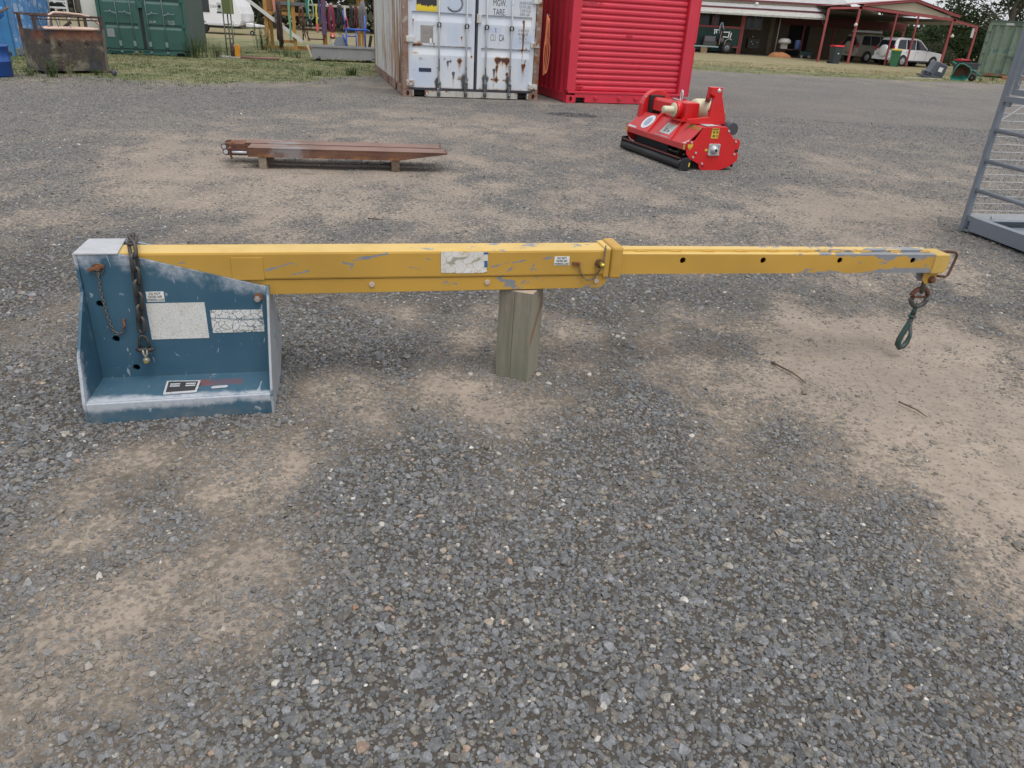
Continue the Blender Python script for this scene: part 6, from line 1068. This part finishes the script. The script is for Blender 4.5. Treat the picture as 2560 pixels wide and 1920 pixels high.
bin_((21.36, 48.0, -.04), rad(160), BG, LY, 'green wheelie bin with yellow lid beside the white car', .95); bin_((17.45, 46.9, -.04), rad(15), BD, LR, 'dark wheelie bin with red lid in front of the carport posts', .98); bin_((22.9, 43.4, -.35), rad(20), BD, LR, 'dark wheelie bin with red lid behind the green wheelbarrow', 1.0)
# veranda clutter
def clutter(): 
    o = thing('old_tractor', (11.3, 53.9, 0), 0, 'old dark tractor with a white frame parked before the green veranda panel', 'tractor')
    MB().box(-.8,1.0,0,.06,.36,.44).build('chassis_rail', flat('pale_rail_steel', (.30,.36,.38), .5), o); MB().box(.05,.75,.1,.8,.72,1.02).build('engine_box', paint('purple_grey', (.13,.115,.145), .6, .15), o); MB().box(.0,.85,.05,.9,.46,.72).build('skirt', paint('dark_skirt', (.05,.055,.05), .6), o)
    for x, z, r in ((1.62,.36,.37),(1.22,.82,.28)): m = MB(); m.lathe([(.1,0),(r*.6,-.02),(r,.02),(r,.18),(r*.6,.2)], (x,.2,z), (0,1,0), 20); w_ = m.build('wheel', MDK, o); MB().lathe([(0,-.01),(r*.45,.0),(r*.5,.02)], (x,.18,z), (0,1,0), 14).build('hub', flat('hub_grey', (.14,.14,.17), .5), w_)
    MB().tube([(1.38,.15,.55),(1.45,.15,.8),(1.62,.15,.92),(1.85,.15,.86)], .03, 6).build('mudguard', flat('pale_guard', (.42,.43,.40), .5), o)
    for q in ((.55,.05,1.42,.95,.05,1.40),(.62,.05,1.15,.62,.05,1.42),(.75,.05,1.2,.72,.05,1.40),(1.2,.05,1.30,1.6,.05,1.30),(1.2,.05,1.02,1.55,.05,1.00),(1.55,.05,1.0,1.6,.05,1.36),(1.68,.05,.95,1.72,.05,1.28)): MB().bar(q[:3],q[3:],.05,.05).build('white_frame', flat('white_tube', (.75,.76,.80), .5), o)
    m = MB(); m.tube([(.92,.0,1.2),(.9,.0,1.55),(.95,.0,1.82),(1.05,.0,1.85),(1.1,.0,1.6),(1.2,.0,1.45)], .035, 7); m.build('exhaust', flat('pale_blue_pipe', (.26,.36,.42), .5), o); MB().bar((1.02,0,.55),(1.05,0,1.35),.04,.05).build('lever', flat('salmon', (.35,.16,.13), .6), o)
    for i, x in enumerate((10.5,11.35)): b = thing('brick_pier', (x, 53.8, 0), 0, 'low brick pier under the '+('left' if i == 0 else 'right')+' end of the tractor rail', 'brick pier', 'brick piers under the tractor'); MB().box(-.2,.2,-.1,.2,-.05,.34).build('pier', paint('tan_brick', (.26,.17,.10), .8, .2), b)
    o = thing('bench_table', (16.75, 54.2, 0), 0, 'dark work table with white sheet and odds piled on it', 'table'); MB().box(-.3,1.1,0,.6,.45,.52).build('table_top', paint('dark_maroon_table', (.06,.02,.02), .7), o)
    for x in (-.25,1.03): MB().box(x,x+.05,.02,.07,0,.45).build('leg', MDK, o)
    sh = thing('white_sheet', (16.5, 54.25, .52), 0, 'crumpled white sheet bundle on the dark work table', 'sheet'); m = MB(); m.lathe([(0,.62),(.25,.60),(.38,.50),(.42,.38),(.36,.30),(0,.30)], (.2,.1,0), n=10); m.bar((.2,.1,0),(.2,.1,.4),.4,.3,up=(0,1,0)); m.build('sheet', paint('grubby_white', (.50,.49,.46), .8, .1), sh)
    bd = thing('blue_drum', (17.5, 54.1, .52), 0, 'blue drum beside the white sheet on the dark table', 'drum'); m = MB(); m.lathe([(0,0),(.17,0),(.18,.05),(.18,.5),(.15,.55),(0,.56)], n=14); m.build('barrel', paint('dull_blue_drum', (.03,.06,.16), .5), bd)
    ea = thing('earth_heap', (16.3, 53.6, 0), 0, 'low heap of orange earth at the edge of the veranda', 'earth heap'); m = MB(); n = 14; pr = [(.75,.0),(.70,.14),(.45,.24),(.2,.28),(0,.29)]; m.lathe(pr, n=n); m.v = [(x*(1+.15*math.sin(i*2.1)), y*.5, z*(1+.2*math.sin(i*1.7)) - .02) for i, (x,y,z) in enumerate(m.v)]; m.build('heap', paint('orange_earth', (.36,.16,.07), .9, .2, bump=.4), ea)
    tb = thing('toy_cart', (18.2, 54.2, 0), 0, 'low dark green cart with small wheels near the doorway', 'cart'); MB().box(-.4,.4,0,.5,.15,.42).build('cart_body', paint('dark_teal', (.02,.05,.055), .6), tb)
    for x in (-.25,.25): MB().cyl((x,-.03,.1),(x,.03,.1),.09,12).build('wheel', flat('hub_pale', (.25,.25,.25), .5), tb)
    gb = thing('gas_barbecue', (14.5, 54.7, 0), 0, 'dark barbecue with shiny knobs standing on the veranda by the post', 'barbecue'); MB().box(-.1,.7,0,.5,.4,1.0).build('body', MDK, gb, .02); 
    for x, z in ((.15,1.12),(.1,.82),(.5,.78),(.2,.68)): MB().lathe([(0,-.06),(.06,0),(0,.06)], (x,-.04,z), (1,0,0), 8).build('knob', flat('shiny_grey', (.32,.34,.36), .3, .6), gb)
    bn = thing('red_bench', (13.5, 54.6, 0), 0, 'small dull red bench at the foot of the veranda post', 'bench'); MB().box(-.45,.3,0,.4,.38,.46).build('seat', TRIM, bn)
    for x in (-.4,.22): MB().box(x,x+.06,.02,.35,0,.38).build('leg', TRIM, bn)
    weed(18.75, 53.2, .42, 16, .25, 'small yellow green plant by the dark doorway', mat=WDY, leafy=.8, seed=55)
clutter()
# tipped hopper, wheelbarrow and bits at the edge of the lawn
hp = thing('plastic_crate', (17.35, 35.0, 0), rad(-8), 'grey blue plastic crate with a white label tipped on its side on the lawn', 'crate'); GBP = paint('grey_blue_plastic', (.085,.10,.125), .5, .08)
Mt = Matrix.Rotation(rad(14), 4, 'Y'); m = MB(); m.prism([(-.28,.02),(.40,.02),(.44,.30),(.40,.62),(-.10,.66),(-.18,.30)], 0, .7, XZ); m.xf(Mt); m.build('shell', GBP, hp, .03); m = MB(); m.prism([(.02,.16),(.40,.16),(.38,.60),(.04,.62)], -.012, 0, XZ); m.xf(Mt); m.build('lid_panel', paint('grey_blue_dark', (.06,.07,.09), .5), hp, .01); m = MB(); m.box(.10,.27,-.02,-.013,.30,.48); m.xf(Mt); m.build('label', flat('white_card', (.66,.68,.68), .6), hp)
for x in (-.42,-.22): m = MB(); m.box(x,x+.16,-.04,.3,.06,.20); m.xf(Mt); m.build('foot', GBP, hp, .01); 
for x in (-.40,-.20): m = MB(); m.box(x,x+.11,-.044,-.038,.09,.17); m.xf(Mt); m.build('foot_opening', MDK, hp)
m = MB(); m.box(-.5,.5,-.05,.5,-.02,.055); m.xf(Matrix.Rotation(rad(9), 4, 'Y')); m.build('base', GBP, hp)
wb = thing('wheelbarrow', (17.75, 33.6, 0), rad(-12), 'green wheelbarrow tipped over showing its rusty brown tray', 'wheelbarrow'); TEAL = paint('teal_paint', (.03,.21,.16), .5, .15)
rim_ = [(-.32,.10),(-.22,-.01),(.16,-.04),(.36,.10),(.40,.34),(.32,.50),(.05,.62),(-.12,.62),(-.22,.45)]; inn = [(x*.62+.02, z*.62+.10) for x, z in rim_]; k = len(rim_); m = MB()
m.add([(x,-.02-.12*z,z+.02) for x,z in rim_]+[(x,.33-.1*z,z+.02) for x,z in inn], [tuple(range(k,2*k))]+[(i,(i+1)%k,k+(i+1)%k,k+i) for i in range(k)]); m.build('tray_inside', paint('rusty_tray', (.12,.06,.04), .8, .25), wb)
m = MB(); m.add([(x*1.01,-.01-.12*z,z*1.01+.02) for x,z in rim_]+[(x*1.05,.36-.1*z,z*1.05+.10) for x,z in inn], [tuple(range(k,2*k))[::-1]]+[(i,k+i,k+(i+1)%k,(i+1)%k) for i in range(k)]); m.build('tray_outside', TEAL, wb); m = MB(); m.tube([(x,-.025-.12*z,z+.02) for x,z in rim_], .022, 6, closed=True); m.build('rim', TEAL, wb)
for z0 in (.25,.5): MB().tube([(.2,.3,z0),(.55,.2,z0-.08),(.95,.1,max(.1,z0-.30))], .022, 6).build('handle', TEAL, wb)
m = MB(); m.lathe([(.04,0),(.12,-.01),(.155,.02),(.155,.07),(.12,.09)], (.55,.12,.155), (.2,1,.1), 16); m.build('wheel', MDK, wb); MB().bar((-.1,.45,.62),(-.30,.3,.70),.03,.05).build('stand', TEAL, wb)
sp_ = thing('speaker_box', (20.35, 37.6, 0), 0, 'black box leaning against the weathered green container', 'box'); MB().box(-.32,.30,0,.4,-.02,.62).build('box', flat('soft_black', (.025,.03,.035), .6), sp_, .02); MB().box(-.3,.28,-.012,-.001,.30,.33).build('strip', flat('grey_strip', (.25,.25,.24), .6), sp_)
lb = thing('steel_channel', (21.95, 38.3, 0), rad(-28), 'rusty orange steel channel lying under the weathered green container', 'steel channel'); MB().box(.25,1.7,-.5,-.25,-.01,.13).build('channel', rusty('orange_rust', (.20,.075,.04), (.38,.17,.07), scale=3), lb, .02)
wd_ = thing('white_strip', (16.3, 33.5, 0), rad(4), 'flat pale timber strip lying in the grass in front of the grey crate', 'timber strip'); MB().box(-.9,.75,-.05,.05,.0,.035).build('strip', paint('pale_strip', (.45,.42,.36), .8), wd_)
weed(18.7, 33.6, .30, 30, .6, 'grass weed at the wheel of the green wheelbarrow', mat=WDY, leafy=.6, seed=61); weed(20.3, 35.6, .28, 30, .7, 'grass weed between the wheelbarrow and the weathered container', mat=WDG, leafy=.6, seed=62)
# ------------------------------------------------------------------ trees and bush behind
LFD = leaf_mat('leaf_dark', (.018,.034,.014), (.05,.075,.03)); LFM = leaf_mat('leaf_mid', (.035,.06,.022), (.10,.13,.05)); LFG = leaf_mat('leaf_grey', (.06,.075,.045), (.16,.17,.10)); BARK = paint('bark', (.10,.085,.07), .9, .3, bump=.5)
def tree(x, y, h, r, z0, label, mat, n, seed, leaf=.28, kind='tree', trunk=.16, clumps=26, flat_=.6, sprigs=()):
    rg = np.random.default_rng(seed); o = thing(kind, (x, y, 0), 0, label, 'tree' if kind != 'bush' else 'bush', 'trees behind the yard' if kind != 'bush' else 'bushes behind the yard')
    m = MB(); m.tube([(0,0,-.2),(.1,0,h*.3),(.05,.1,h*.6),(.1,.0,h*.92)], [trunk,trunk*.8,trunk*.5,trunk*.15], 7)
    C = []
    for k in range(clumps):
        a = rg.uniform(0, 6.28); q = rg.random()**.6; zz = rg.uniform(z0, h); prof_ = math.sin(math.pi*min(1, max(.08, (zz-z0)/(h-z0)*.85+.12)))**.7; C.append(Vector((r*q*prof_*math.cos(a), r*q*prof_*math.sin(a), zz)))
    for c_ in C[:14]: m.tube([(.06,.03,max(.3,c_.z*.6)), tuple(c_*.55+Vector((0,0,c_.z*.35))), tuple(c_)], [trunk*.35,trunk*.2,.015], 5)
    for s_ in sprigs: C += [Vector(s_)]*2; m.tube([(0,0,s_[2]*.75), tuple(Vector(s_)*.6+Vector((0,0,s_[2]*.35))), s_], [.07,.05,.015], 5)
    m.build('trunk', BARK, o)
    N = n; ci = rg.integers(0, len(C), N); cc = np.array([tuple(c_) for c_ in C])[ci]; cr = r*.24*(.6+.7*rg.random(len(C)))[ci]
    P = cc+rg.normal(0, 1, (N,3))*cr[:,None]*np.array([1,1,flat_])*.6; a = rg.uniform(0, 6.28, N); el = rg.normal(-.1, .5, N); L = leaf*rg.uniform(.5, 1.2, N)
    D = np.stack([np.cos(a)*np.cos(el), np.sin(a)*np.cos(el), np.sin(el)], -1)*L[:,None]; W_d = np.cross(D, rg.normal(0, 1, (N,3))); W_d /= np.linalg.norm(W_d, axis=1)[:,None]+1e-9; W_d *= (L*.20)[:,None]
    V = np.stack([P, P+D*.5+W_d, P+D, P+D*.5-W_d], 1).reshape(-1,3); me = bpy.data.meshes.new('crown'); me.vertices.add(len(V)); me.vertices.foreach_set('co', V.ravel()); me.loops.add(4*N); me.loops.foreach_set('vertex_index', np.arange(4*N)); me.polygons.add(N); me.polygons.foreach_set('loop_start', np.arange(N)*4); me.update(); me.materials.append(mat); put('crown', me, o); return o
tree(31.9, 56, 9.5, 3.9, 1.8, 'dark spreading pine behind the weathered green container', LFD, 7000, 1, .30, clumps=34, trunk=.22, sprigs=((-4.0,0,3.7),(-3.4,0,3.1),(-3.0,.0,2.6)))
tree(36.5, 62, 11, 4.6, 1.0, 'tall dark tree furthest to the right behind the pine', LFD, 7000, 2, .34, clumps=34)
tree(28.2, 66, 3.3, 2.6, .3, 'rounded dark tree behind the right end of the carport', LFD, 5000, 3, .3, clumps=24, trunk=.14)
for i, (x, y, h, r, mt_) in enumerate([(22.5,62,3.0,2.4,LFM),(26.0,61,2.7,2.4,LFD),(30,60,2.6,2.2,LFM),(33.5,58,3.2,2.6,LFD),(19.5,64,3.2,2.5,LFD),(28.3,57.2,1.3,1.5,LFG),(25.2,58.6,1.1,1.2,LFG),(31.5,54.5,1.5,1.4,LFM)]):
    tree(x, y, h, r, .1, ['leafy bush seen under the left part of the carport roof','dark bush behind the bonnet of the white car','mid green bush behind the last red carport post','dark bush between the carport and the weathered container','dark bush deep behind the beige wagon','low grey green bush in front of the others behind the carport','small grey bush just behind the white car','bush beside the pine behind the tipped wheelbarrow'][i], mt_, 2600, 20+i, .22, 'bush', .06, 16, .8)
for i, (x, y, h, r) in enumerate([(-22,58,9,4.2),(-16.5,62,11,4.6),(-12.0,57,8,3.4),(-7.5,60,10,4.2),(-2.5,63,9,4.0),(-27,54,9,4.2),(-33,60,10,4.6),(2.5,66,9,4.2)]):
    tree(x, y, h, r, .5, ['grey green tree behind the pale tank and stillage','tall grey green tree behind the white caravan','tree behind the drawbar of the white caravan','tree behind the left timber post of the rack','tree behind the hanging slings','tree behind the faded blue container','tree at the far left behind the blue container','tree hidden mostly by the white container'][i], LFG if i % 2 else LFM, 3600, 60+i, .34, clumps=24)
# ------------------------------------------------------------------ grass blades
def grass():
    N = 26000; rg = np.random.default_rng(3); x = np.concatenate([rg.uniform(-14, -3.2, N), rg.uniform(2, 24, N//2)]); y = np.concatenate([12.6+(rg.random(N)**1.5)*14, rg.uniform(28.5, 40, N//2)])
    g = grass_at(x, y); k = (rg.random(len(x)) < g*.9*(.35+fbm(x*1.3, y*1.3)*1.2)); x = x[k]; y = y[k]; g = g[k]; n = len(x); clump = fbm(x*.9+7, y*.9+2)
    h = (.012+.045*rg.random(n)*clump*1.5)*(.5+.5*g); lush = sstep(clump, .42, .7); tan = (y > 35).astype(float)
    c = np.array([.215,.205,.11])*(1-lush[:,None])+np.array([.095,.13,.05])*lush[:,None]; c = c*(1-.7*tan[:,None])+np.array([.30,.25,.13])*.7*tan[:,None]; c = c*rg.uniform(.65,1.35,(n,1))
    me = bpy.data.meshes.new('grass'); V = []; B = 5; a = rg.uniform(0, 6.28, (n,B)); lean = rg.uniform(.2,1.0,(n,B)); ox = rg.normal(0,.03,(n,B)); oy = rg.normal(0,.03,(n,B)); hh = h[:,None]*rg.uniform(.5,1.2,(n,B)); w2 = .006
    bx = x[:,None]+ox; by = y[:,None]+oy; z0 = np.zeros_like(bx)+.0; p0 = np.stack([bx-w2*np.sin(a), by+w2*np.cos(a), z0], -1); p1 = np.stack([bx+w2*np.sin(a), by-w2*np.cos(a), z0], -1); p2 = np.stack([bx+hh*lean*np.cos(a), by+hh*lean*np.sin(a), hh], -1)
    V = np.stack([p0,p1,p2], 2).reshape(-1,3); F = len(V)//3; me.vertices.add(len(V)); me.vertices.foreach_set('co', V.ravel()); me.loops.add(3*F); me.loops.foreach_set('vertex_index', np.arange(3*F)); me.polygons.add(F); me.polygons.foreach_set('loop_start', np.arange(F)*3)
    at = me.attributes.new('tint', 'FLOAT_VECTOR', 'POINT'); at.data.foreach_set('vector', np.repeat(c, B*3, 0).astype(np.float32).ravel()); me.update()
    t = NT('grass_blade'); t.done(t.attr('tint', 'Color'), .7, spec=.2); me.materials.append(t.mat); o = bpy.data.objects.new('grass', me); COL.objects.link(o); tag(o, kind='stuff')
grass()
# low bushland far behind, read as one mass
def bushland(name, x0, x1, y0, y1, zf, n, seed, mat, leaf):
    rg = np.random.default_rng(seed); x = rg.uniform(x0, x1, n); y = y0+(y1-y0)*rg.random(n)**1.5; top = zf(x)*(.55+.75*fbm(x*.35+seed, y*.2)); z = top*rg.random(n)**.8
    P = np.stack([x,y,z],-1); a = rg.uniform(0,6.28,n); el = rg.normal(.1,.6,n); L = leaf*rg.uniform(.4,1.3,n); D = np.stack([np.cos(a)*np.cos(el),np.sin(a)*np.cos(el),np.sin(el)],-1)*L[:,None]; Wd = np.cross(D, rg.normal(0,1,(n,3))); Wd /= np.linalg.norm(Wd,axis=1)[:,None]+1e-9; Wd *= (L*.3)[:,None]
    V = np.stack([P,P+D*.5+Wd,P+D,P+D*.5-Wd],1).reshape(-1,3); me = bpy.data.meshes.new(name); me.vertices.add(len(V)); me.vertices.foreach_set('co', V.ravel()); me.loops.add(4*n); me.loops.foreach_set('vertex_index', np.arange(4*n)); me.polygons.add(n); me.polygons.foreach_set('loop_start', np.arange(n)*4); me.update(); me.materials.append(mat)
    o = bpy.data.objects.new(name, me); COL.objects.link(o); tag(o, kind='stuff')
bushland('bushland', 12, 75, 68, 80, lambda x: np.interp(x, [12,24,30,40,75], [3.2,2.4,2.2,3.2,6]), 26000, 4, LFD, .55); bushland('bushland', -62, 9, 52, 66, lambda x: 6.5+0*x, 34000, 5, leaf_mat('leaf_olive', (.04,.05,.03), (.12,.13,.08)), .6)
# a few dead sticks on the gravel
STK = paint('dead_stick', (.11,.075,.05), .9, .3)
def stick(a, b, r, label): o = thing('stick', (*a, 0), 0, label, 'stick'); MB().tube([(0,0,.012),((b[0]-a[0])*.5+.01,(b[1]-a[1])*.5-.012,.016),(b[0]-a[0],b[1]-a[1],.010)], [r,r*.9,r*.5], 6).build('twig', STK, o); return o
stick((1.15,3.03),(1.24,2.84),.0042,'thin brown stick lying on the gravel left of the hanging hook'); stick((1.57,2.70),(1.63,2.58),.003,'short dark stick on the bare dirt below the hanging hook'); stick((-1.08,5.16),(-.97,5.16),.005,'small dark twig on the gravel behind the yellow boom')
